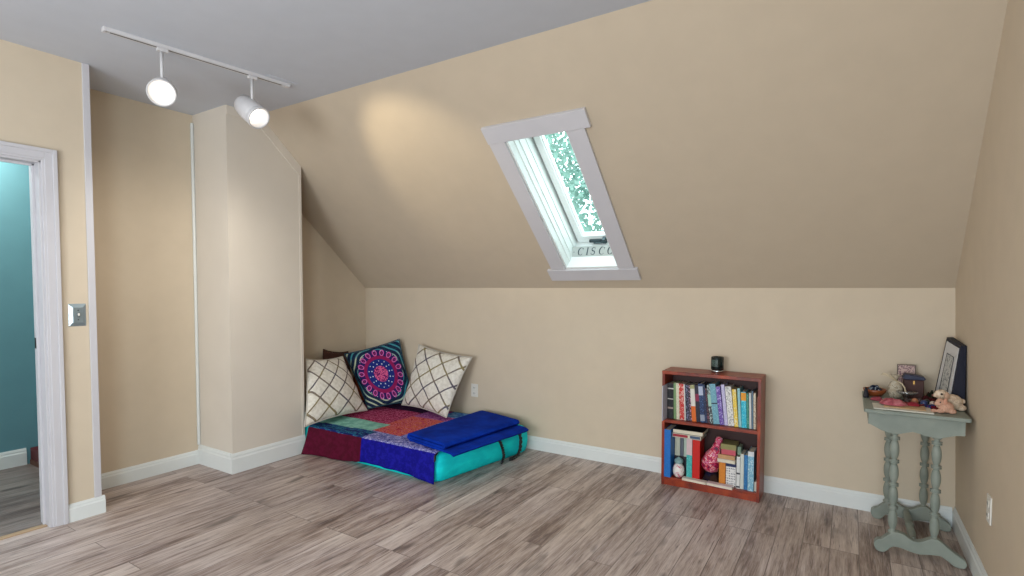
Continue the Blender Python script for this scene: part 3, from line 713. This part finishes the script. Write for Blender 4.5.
# dark cloth and basket below the bag
s = MB(); n = 26; cx_, cy_ = -.760, 3.72
s.grid([[V((cx_+.052*(2*i/n-1), cy_+.055*(2*j/n-1), Z0+.001+max(0, (1-(2*i/n-1)**4)*(1-(2*j/n-1)**4))*(.056+.014*noise.noise(V((i*.35, j*.35, 0)))))) for j in range(n+1)] for i in range(n+1)])
tag(s.build('dark_cloth', speckle('dark_cloth_mat', [(24, 22, 50), (40, 28, 34), (60, 38, 30)], 14), smooth=True), 'dark navy and brown crumpled cloth under the magenta bag', 'cloth')
# right half
def flat(*a, **k):
    k.setdefault('axis', 'hf'); return book(*a, group=G2, **k)
book(-.700, -.660, Z0, .150, (212, 132, 44), 'orange tan book standing under the flat books', y0=3.64, depth=.13, group=G2, mark=(200, 116, 40))
t = thing('calendar_box', (-.627, 3.70, Z0), 'white box printed with small grey marks under a navy top band', 'box')
mc = M('calendar_print', .6); X, Y, Z = mc.xyz(); gx = (X*95).f('FRACT').lt(.5)*(Z*62).f('FRACT').lt(.55); mc.color(mc.mix(gx*mc.noise(70, 1).gt(.42), lin((226, 224, 222)), lin((96, 96, 112))))
B(-.658, -.598, 3.645, 3.78, Z0, Z0+.130).build('box_body', mc.m, t, bevel=.001); B(-.658, -.598, 3.645, 3.78, Z0+.130, Z0+.152).build('top_band', paint('navy_card', (24, 36, 84), .5), t)
flat(-.716, -.600, Z0+.1535, .022, (226, 220, 212), 'white book lying on the orange book', y0=3.632, depth=.14, axis='h')
flat(-.708, -.604, Z0+.176, .026, (204, 158, 112), 'tan book lying above the white one', y0=3.64, depth=.13)
book(-.593, -.572, Z0, .205, (228, 228, 226), 'tall white book right of the calendar box', y0=3.636, depth=.13, group=G2, bands=[(.45, .5, (60, 60, 70)), (.03, .08, (60, 60, 70))])
book(-.571, -.550, Z0, .225, (218, 222, 214), 'second white book, beside the blue spine', y0=3.64, depth=.13, group=G2)
flat(-.690, -.602, Z0+.2025, .034, (204, 88, 104), 'rose pink book in the flat pile', y0=3.655, depth=.12)
flat(-.694, -.598, Z0+.237, .034, (146, 140, 88), 'olive book topmost of the flat pile', y0=3.65, depth=.125)
t = B(-.5955, -.572, 3.665, 3.75, Z0+.206, Z0+.262).build('paper_roll', paint('grey_green', (126, 150, 130), .6), bevel=.008); tag(t, 'grey green small package above the white books', 'package')
book(-.549, -.527, Z0, .222, (40, 110, 166), 'blue book beside the light blue one', y0=3.64, depth=.13, group=G2, mark=(70, 140, 186))
book(-.525, -.490, Z0, .252, (120, 176, 200), 'light blue book with white top near the right side', y0=3.63, depth=.13, group=G2, mark=(200, 222, 230), bands=[(.88, 1, (226, 230, 232))])
tag(B(-.488, -.4715, 3.64, 3.70, Z0, Z0+.062).build('small_box', paint('offwhite_card', (206, 200, 186), .6), bevel=.002), 'tiny off white box in the lower right corner of the bookcase', 'box')
def booklet(x0, x1, y0, y1, z, th, c, rz, label, tilt_=0):
    T = Matrix.Translation(((x0+x1)/2, (y0+y1)/2, z)) @ Matrix.Rotation(math.radians(rz), 4, 'Z') @ Matrix.Rotation(math.radians(tilt_), 4, 'X'); w, d_ = (x1-x0)/2, (y1-y0)/2
    o = MB().box(-w, w, -d_, d_, 0, th*.12, T).box(-w, w, -d_, d_, th*.88, th, T).build('booklet', paint('booklet_cover', c, .5)); MB().box(-w+.001, w-.001, -d_+.001, d_-.001, th*.12, th*.88, T).build('pages', m_pages, o)
    tag(o, label, 'booklet'); return o
booklet(-.925, -.770, 3.592, 3.636, Z0+.001, .014, (222, 214, 204), -3, 'cream booklet lying at the front of the lower shelf, left one')
booklet(-.766, -.606, 3.586, 3.630, Z0+.001, .016, (222, 202, 204), -4, 'pale pink booklet lying at the front below the calendar box')

# ------------------------------------------------------------------ green painted side table
m_sage = M('sage_paint', .5, 0, .35); nz = m_sage.noise(8, 5)
m_sage.color(m_sage.ramp(nz, [(.3, lin((124, 133, 125))), (.7, lin((148, 155, 145)))])); m_sage.bump(m_sage.noise(60, 3), .15, .003); m_sage = m_sage.m
tx0, tx1, ty0, ty1, tz = .072, .494, 3.238, 3.805, .728
t = thing('side_table', (.285, 3.52, 0), 'sage green painted trestle table with turned legs in the right corner', 'table')
s = MB().prism(round_poly([(tx0, ty0), (tx1, ty0), (tx1, ty1), (tx0, ty1)], .012, 3), 'z', tz-.019, tz); s.build('tabletop', m_sage, t, bevel=.004)
ap = [(.092, .708), (.092, .652), (.115, .640), (.150, .622), (.175, .615), (.216, .613), (.245, .622), (.275, .632), (.300, .627), (.323, .620), (.350, .616), (.384, .616), (.415, .628), (.440, .636), (.474, .640), (.474, .708)]
s = MB(); n = len(ap)
top = .709
def scal(s, y0, y1):
    pts = ap
    for (xa, za), (xb, zb) in zip(pts[1:-1], pts[2:-1]):
        s.hexa([V((xa, y0, za)), V((xb, y0, zb)), V((xb, y0, top)), V((xa, y0, top))], [V((xa, y1, za)), V((xb, y1, zb)), V((xb, y1, top)), V((xa, y1, top))])
scal(s, 3.262, 3.278); s.build('apron', m_sage, t, weld=True)
s = MB(); scal(s, 3.765, 3.781); s.build('apron', m_sage, t, weld=True)
for xa in (.092, .460): B(xa, xa+.014, 3.279, 3.764, .645, top).build('apron', m_sage, t)
legp = []
segs = [(.125, .222), (.245, .340), (.363, .458), (.481, .576)]
for a, b in segs:
    for k in range(9):
        u_ = k/8; legp.append((.0115+.0090*math.sin(math.pi*u_)**.8, a+(b-a)*u_))
    for dz, r_ in ((.001, .0095), (.004, .0215), (.008, .0215), (.0105, .0105), (.013, .0215), (.017, .0220), (.0205, .0100)):
        legp.append((r_, b+dz))
legp += [(.013, .605), (.022, .615), (.022, .640)]
legp = [(.020, .105), (.020, .112), (.013, .118)]+legp
for lx, ly in ((.205, 3.285), (.372, 3.285), (.205, 3.745), (.372, 3.745)):
    MB().lathe(legp, (lx, ly, 0), n=20).build('leg', m_sage, t, smooth=True)
topc = [(.128, .029), (.131, .048), (.142, .060), (.160, .066), (.178, .086), (.195, .103), (.205, .112), (.228, .117), (.255, .110), (.272, .098), (.289, .088), (.308, .088), (.327, .095), (.345, .108), (.362, .118), (.389, .117), (.405, .105), (.421, .091), (.450, .068), (.478, .050), (.492, .040), (.497, .023)]
botc = [(.490, .004), (.470, 0), (.448, .003), (.430, .020), (.399, .040), (.360, .036), (.316, .026), (.280, .030), (.242, .040), (.215, .040), (.199, .032), (.185, .012), (.170, 0), (.150, 0), (.136, .008)]
for fy in (3.262, 3.722):
    MB().prism(topc+botc, 'y', fy, fy+.042).build('trestle_foot', m_sage, t, bevel=.004)
st = [(.012, 0), (.016, .01), (.013, .02), (.017, .06), (.019, .12), (.014, .19), (.020, .20), (.020, .215), (.014, .225), (.019, .30), (.017, .36), (.013, .40), (.016, .41), (.012, .418)]
MB().lathe(st, (.293, 3.304, .075), (0, 1, 0), 18).build('stretcher', m_sage, t, smooth=True)

# ------------------------------------------------------------------ things on the table
TZ = tz+.0008
t = thing('framed_print', (.47, 3.61, TZ), 'thick navy black framed print leaning by the right wall on the green table', 'picture frame')
fs = MB()
m_nb = paint('navy_black', (6, 12, 36), .7, bump=.02)
A0, A1 = V((.440, 3.47, TZ)), V((.402, 3.755, TZ)); Bt0, Bt1 = V((.476, 3.47, TZ+.320)), V((.453, 3.750, TZ+.342))
bk0, bk1, bkt0, bkt1 = V((.500, 3.475, TZ)), V((.478, 3.775, TZ)), V((.4995, 3.475, TZ+.322)), V((.485, 3.775, TZ+.342))
fs.hexa([A0, A1, Bt1, Bt0], [bk0, bk1, bkt1, bkt0]); fs.build('frame', m_nb, t, bevel=.002)
def onface(u, v, off=0):
    p = (A1.lerp(A0, u)).lerp(Bt1.lerp(Bt0, u), v); nn = (A0-A1).cross(Bt1-A1).normalized(); nn = nn if nn.x < 0 else -nn; return p+nn*off
def plate(u0, u1, v0, v1, o0, o1, name, mat):
    MB().hexa([onface(u, v, o0) for u, v in ((u0, v0), (u1, v0), (u1, v1), (u0, v1))], [onface(u, v, o1) for u, v in ((u0, v0), (u1, v0), (u1, v1), (u0, v1))]).build(name, mat, t)
plate(.09, .93, .06, .95, .0002, .002, 'mat_board', paint('white_mat', (214, 214, 214), .7))
md = M('pencil_drawing', .7); nz = md.noise(46, 4, rough=.7); md.color(md.ramp(nz, [(.0, lin((196, 196, 192))), (.52, lin((186, 188, 186))), (.55, lin((96, 100, 104))), (.60, lin((180, 182, 180)))], True))
plate(.30, .74, .16, .78, .0021, .0028, 'drawing', md.m)
plate(.28, .76, .775, .785, .0029, .0036, 'drawing_border', m_nb); plate(.28, .76, .155, .165, .0029, .0036, 'drawing_border', m_nb)
plate(.28, .30, .155, .785, .0029, .0036, 'drawing_border', m_nb); plate(.74, .76, .155, .785, .0029, .0036, 'drawing_border', m_nb)

def plush(loc, rz, sc, c, label, pose, q=1):
    t = thing('stuffed_toy', loc, label, 'stuffed toy', None); T = Matrix.Translation(loc) @ Matrix.Rotation(math.radians(rz), 4, 'Z') @ Matrix.Scale(sc, 4)
    s = MB()
    def bl_(c_, r, q=(1, 1, 1)): 
        bmesh.ops.create_uvsphere(s.bm, u_segments=18, v_segments=12, radius=1, matrix=T @ Matrix.Translation(c_) @ Matrix.Diagonal((r*q[0], r*q[1], r*q[2], 1)))
    for p_ in pose['body']: bl_(*p_)
    o = s.build('plush_body', speckle('plush_fur', c, 60), t, smooth=True)
    rm = o.modifiers.new('R', 'REMESH'); rm.mode = 'VOXEL'; rm.voxel_size = .0022; rm.use_smooth_shade = True
    cs = o.modifiers.new('C', 'CORRECTIVE_SMOOTH'); cs.factor = .6; cs.iterations = 6; cs.use_only_smooth = True
    for p_, r in pose['eye']: MB().ball(T @ V(p_), r*sc, seg=10).build('eye', m_black, t, smooth=True)
    for p_, r in pose['nose']: MB().ball(T @ V(p_), r*sc, seg=10).build('nose', paint('pink_nose', (120, 70, 66), .5), t, smooth=True)
    for p_ in pose.get('ear', []):
        MB().ball(T @ V(p_[0]), p_[1]*sc, p_[2], rot=Matrix.Rotation(math.radians(rz), 4, 'Z')).build('ear', paint('plush_ear', p_[3], .95), t, smooth=True)
    return t
sheep = dict(body=[((0, 0, .036), .036, (1.25, .85, 1)), ((-.045, 0, .070), .024, (1.1, .9, .95)), ((-.026, 0, .055), .022), ((-.066, 0, .066), .012, (1.2, .9, .8)), ((.030, -.018, .014), .014, (1.5, .9, 1)), ((.030, .018, .014), .014, (1.5, .9, 1)), ((-.03, -.018, .013), .013, (1.6, .8, 1)), ((-.03, .018, .013), .013, (1.6, .8, 1)), ((.046, 0, .040), .012)],
             eye=[((-.056, -.020, .075), .0045), ((-.056, .020, .075), .0045)], nose=[((-.080, 0, .067), .004)], ear=[((-.036, -.024, .068), .012, (.9, .5, 1.4), (196, 160, 134)), ((-.036, .024, .068), .012, (.9, .5, 1.4), (196, 160, 134))])
plush((.440, 3.425, TZ), 28, 1.12, [(196, 172, 148), (216, 194, 168), (226, 206, 184)], 'cream plush lamb lying against the framed print', sheep)
bunny = dict(body=[((0, 0, .026), .026, (1.15, 1, 1)), ((-.022, -.004, .046), .018), ((-.034, -.004, .040), .010, (1.2, 1, .9)), ((.018, -.014, .011), .012, (1.4, 1, 1)), ((-.024, -.016, .010), .010, (1.7, 1, 1)), ((-.048, -.012, .009), .009, (1.3, 1, 1))],
             eye=[((-.028, -.022, .050), .003)], nose=[((-.046, -.005, .042), .003)], ear=[((-.008, -.018, .052), .010, (.7, .5, 1.5), (206, 150, 126))])
plush((.408, 3.335, TZ), 12, 1.1, [(196, 150, 128), (214, 170, 146), (206, 160, 136)], 'small peach plush animal in front of the cream lamb', bunny)

# papers and cloth at the front of the table
def sheet(x0, x1, y0, y1, z, th, c, rz, name, label, cat):
    T = Matrix.Translation(((x0+x1)/2, (y0+y1)/2, z)) @ Matrix.Rotation(math.radians(rz), 4, 'Z'); w, d_ = (x1-x0)/2, (y1-y0)/2
    return tag(MB().box(-w, w, -d_, d_, 0, th, T).build(name, paint(name+'_paper', c, .7)), label, cat)
sheet(.112, .355, 3.262, 3.405, TZ, .005, (212, 208, 196), 1, 'envelope_pile', 'white envelopes at the front edge of the green table', 'paper')
sheet(.160, .330, 3.300, 3.415, TZ+.0055, .004, (188, 156, 118), -3, 'card', 'tan card lying on the white envelopes', 'paper')
def heap(x0, x1, y0, y1, z, h, mat, seed, name, label, cat, p=2):
    s = MB(); n = 22
    def pt(i, j):
        u, v = 2*i/n-1, 2*j/n-1; sh = 1+.12*noise.noise(V((u*2, v*2, seed)))
        return V(((x0+x1)/2+(x1-x0)/2*u*math.sqrt(1-v*v/2)*sh, (y0+y1)/2+(y1-y0)/2*v*math.sqrt(1-u*u/2)*sh, z+.001+max(0, 1-max(abs(u), abs(v))**p)*h*(1+.5*noise.noise(V((u*2.3, v*2.3, seed+5))))))
    s.grid([[pt(i, j) for j in range(n+1)] for i in range(n+1)])
    b0 = s.grid([[V((pt(i, j).x, pt(i, j).y, z)) for j in (0, n)] for i in (0, n)]) if False else None
    o = s.build(name, mat, smooth=True); so = o.modifiers.new('S', 'SOLIDIFY'); so.thickness = .0015; so.offset = 1
    return tag(o, label, cat)
heap(.140, .262, 3.330, 3.445, TZ+.010, .026, speckle('pink_cloth', [(160, 80, 92), (184, 100, 110), (196, 120, 128)], 20), 3, 'folded_cloth', 'pink cloth crumpled on the papers on the green table', 'cloth')
heap(.255, .315, 3.37, 3.44, TZ+.010, .014, paint('crimson_cloth', (140, 26, 44), .8), 9, 'folded_cloth', 'crimson cloth scrap right of the pink cloth', 'cloth')
heap(.105, .165, 3.49, 3.56, TZ, .014, paint('dusty_rose', (150, 62, 78), .8), 19, 'small_pouch', 'dusty rose pouch in front of the orange brown bowl', 'pouch')
# bowl with dark cloth
t = thing('wooden_bowl', (.130, 3.655, TZ), 'orange brown shallow wooden bowl at the left of the green table', 'bowl')
MB().lathe([(.022, 0), (.036, .006), (.052, .024), (.058, .040), (.055, .040), (.048, .026), (.030, .010), (.004, .008)], (.130, 3.655, TZ), n=28).build('bowl_body', paint('amber_wood', (140, 74, 36), .35), t, smooth=True)
heap(.094, .166, 3.62, 3.70, TZ+.030, .026, speckle('blue_print', [(20, 26, 44), (50, 62, 84), (150, 160, 168), (24, 30, 50)], 26), 23, 'patterned_cloth', 'navy and white patterned cloth filling the wooden bowl', 'cloth')
heap(.074, .100, 3.56, 3.60, TZ, .050, paint('black_navy', (12, 14, 28), .6), 29, 'small_pouch', 'near black pouch at the left end of the green table', 'pouch')
# sheer pouch with ribbon
t = thing('gift_pouch', (.215, 3.665, TZ), 'pale sheer gift pouch tied with a cream ribbon', 'pouch')
mo = speckle('sheer_fabric', [(150, 140, 122), (190, 182, 164), (172, 160, 140)], 40)
s = MB(); s.lathe([(.018, 0), (.029, .008), (.034, .030), (.031, .062), (.026, .084), (.012, .098), (.010, .104), (.020, .122), (.024, .130)], (.222, 3.632, TZ), n=22, caps=False)
for v in s.bm.verts: v.co += V((noise.noise(v.co*40)*.006, noise.noise(v.co*40+V((3, 3, 3)))*.006, 0))
s.build('pouch_body', mo, t, smooth=True)
mr = paint('cream_ribbon', (206, 190, 160), .5)
MB().tube([(.225, 3.614, TZ+.104), (.195, 3.612, TZ+.128), (.165, 3.61, TZ+.138), (.155, 3.61, TZ+.130), (.188, 3.61, TZ+.122), (.226, 3.612, TZ+.100)], .0036, 6).build('ribbon', mr, t, smooth=True)
MB().tube([(.226, 3.612, TZ+.100), (.248, 3.602, TZ+.090), (.262, 3.600, TZ+.068), (.268, 3.598, TZ+.040)], .0036, 6).build('ribbon', mr, t, smooth=True)
# silver dish on a crumpled bead pile
t = thing('silver_dish', (.270, 3.565, TZ), 'small oval silver dish on a dark foot', 'dish')
MB().lathe([(.016, 0), (.022, .004), (.012, .012), (.010, .030), (.020, .036)], (.270, 3.575, TZ), n=20).build('foot', paint('dark_bronze', (60, 50, 46), .4, .5), t, smooth=True)
MB().lathe([(.018, .036), (.036, .042), (.044, .050), (.042, .052), (.030, .046), (.003, .043)], (.270, 3.575, TZ), n=24, sq=(1.15, .8)).build('dish', paint('polished_silver', (206, 206, 206), .15, .9, bump=0), t, smooth=True)
# dark wooden box with a blue lid
t = thing('trinket_box', (.300, 3.70, TZ), 'dark brown wooden box with a navy blue lid', 'box')
m_db = paint('dark_brown_wood', (62, 24, 16), .6)
B(.262, .352, 3.665, 3.735, TZ, TZ+.104).build('box_body', m_db, t, bevel=.003)
MB().prism([(.255, TZ+.110), (.262, TZ+.1045), (.354, TZ+.1045), (.360, TZ+.112), (.352, TZ+.124), (.268, TZ+.134)], 'y', 3.660, 3.740).build('lid', paint('navy_lid', (10, 20, 58), .5), t, bevel=.003)
B(.303, .311, 3.661, 3.665, TZ+.082, TZ+.1).build('clasp', paint('brass', (170, 130, 70), .3, .8), t)
# printed card standing behind
t = thing('standing_card', (.285, 3.79, TZ), 'pale pink printed card standing behind the wooden box', 'card')
mp_ = M('pink_print', .6); mp_.color(mp_.mix(mp_.noise(120, 2).gt(.54), lin((196, 168, 158)), lin((132, 100, 108))))
B(.244, .320, 3.786, 3.789, TZ, TZ+.168).build('printed_face', mp_.m, t); B(.238, .326, 3.7895, 3.792, TZ, TZ+.173).build('card_edge', paint('grey_edge', (110, 96, 86), .6), t)
# bowl of dark leaves, beads, bottles
heap(.358, .408, 3.62, 3.72, TZ, .045, speckle('dark_leaf', [(28, 34, 22), (50, 54, 34), (70, 34, 28)], 24), 41, 'leaf_garland', 'dark green and brown dried leaves beside the wooden box', 'dried leaves')
heap(.330, .395, 3.56, 3.62, TZ, .030, speckle('maroon_cloth', [(60, 16, 20), (86, 24, 26)], 24), 47, 'small_pouch', 'maroon pouch in front of the dried leaves', 'pouch')
G = 'small balls and stones on the green table'
for (x, y, r_, c, lb) in ((.300, 3.500, .016, (178, 116, 82), 'peach coloured small ball among the trinkets'), (.372, 3.480, .014, (206, 186, 170), 'cream small ball among the trinkets'),
                          (.335, 3.470, .016, (50, 62, 104), 'slate blue small ball among the trinkets'), (.350, 3.515, .015, (44, 52, 50), 'dark green small ball among the trinkets'),
                          (.268, 3.495, .013, (54, 44, 46), 'dark brown small ball nearest the silver dish'), (.322, 3.535, .014, (74, 60, 60), 'greyish brown small ball behind the peach one')):
    tag(MB().lathe([(r_*math.sin(math.pi*k/10), r_*(1-math.cos(math.pi*k/10))) for k in range(11)], (x, y, TZ), n=16).build('polished_stone', paint('stone', c, .3), smooth=True, weld=True), lb, 'stone', G)
s = MB(); pts = [(.28+.045*math.cos(a_)+.012*math.sin(3*a_), 3.450+.026*math.sin(a_), TZ+.006+.002*math.sin(5*a_)) for a_ in [2*math.pi*k/26 for k in range(26)]]
for p_ in pts: s.ball(p_, .0052, seg=8)
tag(s.build('bead_bracelet', paint('red_beads', (120, 18, 30), .25, bump=0), smooth=True), 'dark red bead bracelet near the front of the green table', 'bracelet')
heap(.325, .395, 3.405, 3.455, TZ, .016, speckle('blue_cloth', [(22, 30, 70), (40, 54, 110), (110, 20, 34)], 26), 53, 'folded_cloth', 'blue and red cloth scrap beside the plush toys', 'cloth')

# ------------------------------------------------------------------ tree outside the skylight
t = thing('garden_tree', (-6.2, 10.6, -3.0), 'leafy pale green tree seen through the skylight glass', 'tree')
MB().tube([(-6.2, 10.6, -3), (-6.15, 10.6, 0), (-6.3, 10.7, 2.4), (-6.1, 10.6, 5.5)], [.22, .18, .13, .05], 10).build('trunk', paint('bark', (92, 84, 72), .9), t, smooth=True)
s = MB()
for (a, b) in (((-6.2, 10.6, 3.6), (-5.0, 9.9, 5.3)), ((-6.25, 10.6, 1.8), (-7.4, 9.8, 3.9)), ((-6.2, 10.6, 4.4), (-5.5, 10.0, 6.0)), ((-6.2, 10.6, 0.2), (-4.9, 10.2, .8))):
    s.tube([a, V(a).lerp(V(b), .5)+V((0, 0, .15)), b], [.06, .04, .015], 7)
s.build('branches', bpy.data.materials['bark'], t, smooth=True)
ml = M('leaf_green', .6, 0, .3); ml.color(ml.ramp(ml.noise(2.2, 3), [(.3, lin((84, 118, 104))), (.5, lin((112, 142, 130))), (.7, lin((140, 164, 154)))]))
trn = ml.node('ShaderNodeBsdfTranslucent'); trn.inputs[0].default_value = lin((128, 154, 144)); mx = ml.node('ShaderNodeMixShader'); mx.inputs[0].default_value = .5
ml.nt.links.new(ml.b.outputs[0], mx.inputs[1]); ml.nt.links.new(trn.outputs[0], mx.inputs[2]); ml.nt.links.new(mx.outputs[0], ml.nt.nodes['Material Output'].inputs[0])
s = MB(); rr = random.Random(3)
for k in range(13000):
    u_ = rr.random()**.4; a_, b_ = rr.uniform(0, 2*math.pi), math.acos(rr.uniform(-1, 1))
    c_ = V((-5.0+3.0*u_*math.sin(b_)*math.cos(a_), 9.8+1.6*u_*math.sin(b_)*math.sin(a_), 2.9+2.9*u_*math.cos(b_)))
    if noise.noise(c_*1.3) < -.30: continue
    sz_ = rr.uniform(.05, .095); e1 = V((rr.uniform(-1, 1), rr.uniform(-1, 1), rr.uniform(-1, 1))).normalized(); e2 = e1.orthogonal().normalized()
    s.poly([c_-e1*sz_, c_-e2*sz_*.5, c_+e1*sz_, c_+e2*sz_*.5])
s.build('leaves', ml.m, t, fix=False)

# ------------------------------------------------------------------ light
w = bpy.data.worlds.new('World'); bpy.context.scene.world = w; w.use_nodes = True
bg = w.node_tree.nodes['Background']; bg.inputs[0].default_value = (.80, .96, 1, 1); bg.inputs[1].default_value = 5.0
def area(name, loc, tgt, size, e_, c, sy_=None):
    L = bpy.data.lights.new(name, 'AREA'); L.energy = e_; L.color = c; L.size = size
    if sy_: L.shape = 'RECTANGLE'; L.size_y = sy_
    o = bpy.data.objects.new(name, L); COL.objects.link(o); o.location = loc; o.rotation_euler = (V(tgt)-V(loc)).to_track_quat('-Z', 'Y').to_euler(); return o
area('assumed_rear_daylight', (-1.2, -2.65, 1.35), (-1.6, 3, .9), 1.8, 96, (.90, .96, 1), 1.3)  # stands in for a window assumed behind the camera; the wall is solid
area('assumed_low_daylight', (.40, -1.0, .85), (-3.7, 1.9, .2), 1.3, 72, (.74, .90, 1), 1.1)  # added area light for daylight assumed from the right; wall has no window
L = bpy.data.lights.new('alcove_fill', 'SPOT'); L.energy = 26; L.color = (1, .93, .82); L.spot_size = math.radians(105); L.spot_blend = 1; L.shadow_soft_size = .12  # added spot with no fixture, brightens the alcove
lo = bpy.data.objects.new('alcove_fill', L); COL.objects.link(lo); lo.location = (-2.85, 1.80, 2.05); lo.rotation_euler = (V((-4.19, 1.85, 1.0))-lo.location).to_track_quat('-Z', 'Y').to_euler()
area('ceiling_fill', (-1.9, -1.4, 1.5), (-1.9, .6, 2.9), 1.6, 32, (.86, .92, 1), 1.6)  # unseen panel added behind the camera, aimed up to lighten the ceiling
area('assumed_hall_light', (-4.6, .5, 2.45), (-5.2, .9, 0), .4, 16, (.95, 1, .97), .4)  # assumed overhead light in the hall, no fixture modelled
L = bpy.data.lights.new('assumed_hall_lamp', 'POINT'); L.energy = 22; L.color = (1, .94, .84); L.shadow_soft_size = .06  # unseen lamp assumed near the hall ceiling, pales the upper blue wall
lo = bpy.data.objects.new('assumed_hall_lamp', L); COL.objects.link(lo); lo.location = (-5.02, 1.05, 2.36)
L = bpy.data.lights.new('added_slope_spot', 'SPOT'); L.energy = 20; L.color = (1, .86, .60); L.spot_size = math.radians(64); L.spot_blend = .7; L.shadow_soft_size = .04  # added spot with no housing, makes the warm patch on the slope
lo = bpy.data.objects.new('added_slope_spot', L); COL.objects.link(lo); lo.location = (-2.78, 1.85, 2.22); lo.rotation_euler = (V((-2.52, 2.80, 2.22))-lo.location).to_track_quat('-Z', 'Y').to_euler()

# ------------------------------------------------------------------ camera
cam = bpy.data.cameras.new('Camera'); co = bpy.data.objects.new('Camera', cam); COL.objects.link(co)
cam.sensor_width = 36; cam.lens = 536/1024*36; cam.shift_y = 20.52/1024; cam.clip_start = .02
co.location = (0, 0, 1.34); co.rotation_euler = (math.radians(90-2.1925), 0, math.radians(32.2354))
bpy.context.scene.camera = co
vs_ = bpy.context.scene.view_settings; vs_.view_transform = 'Standard'; vs_.exposure = 0.0
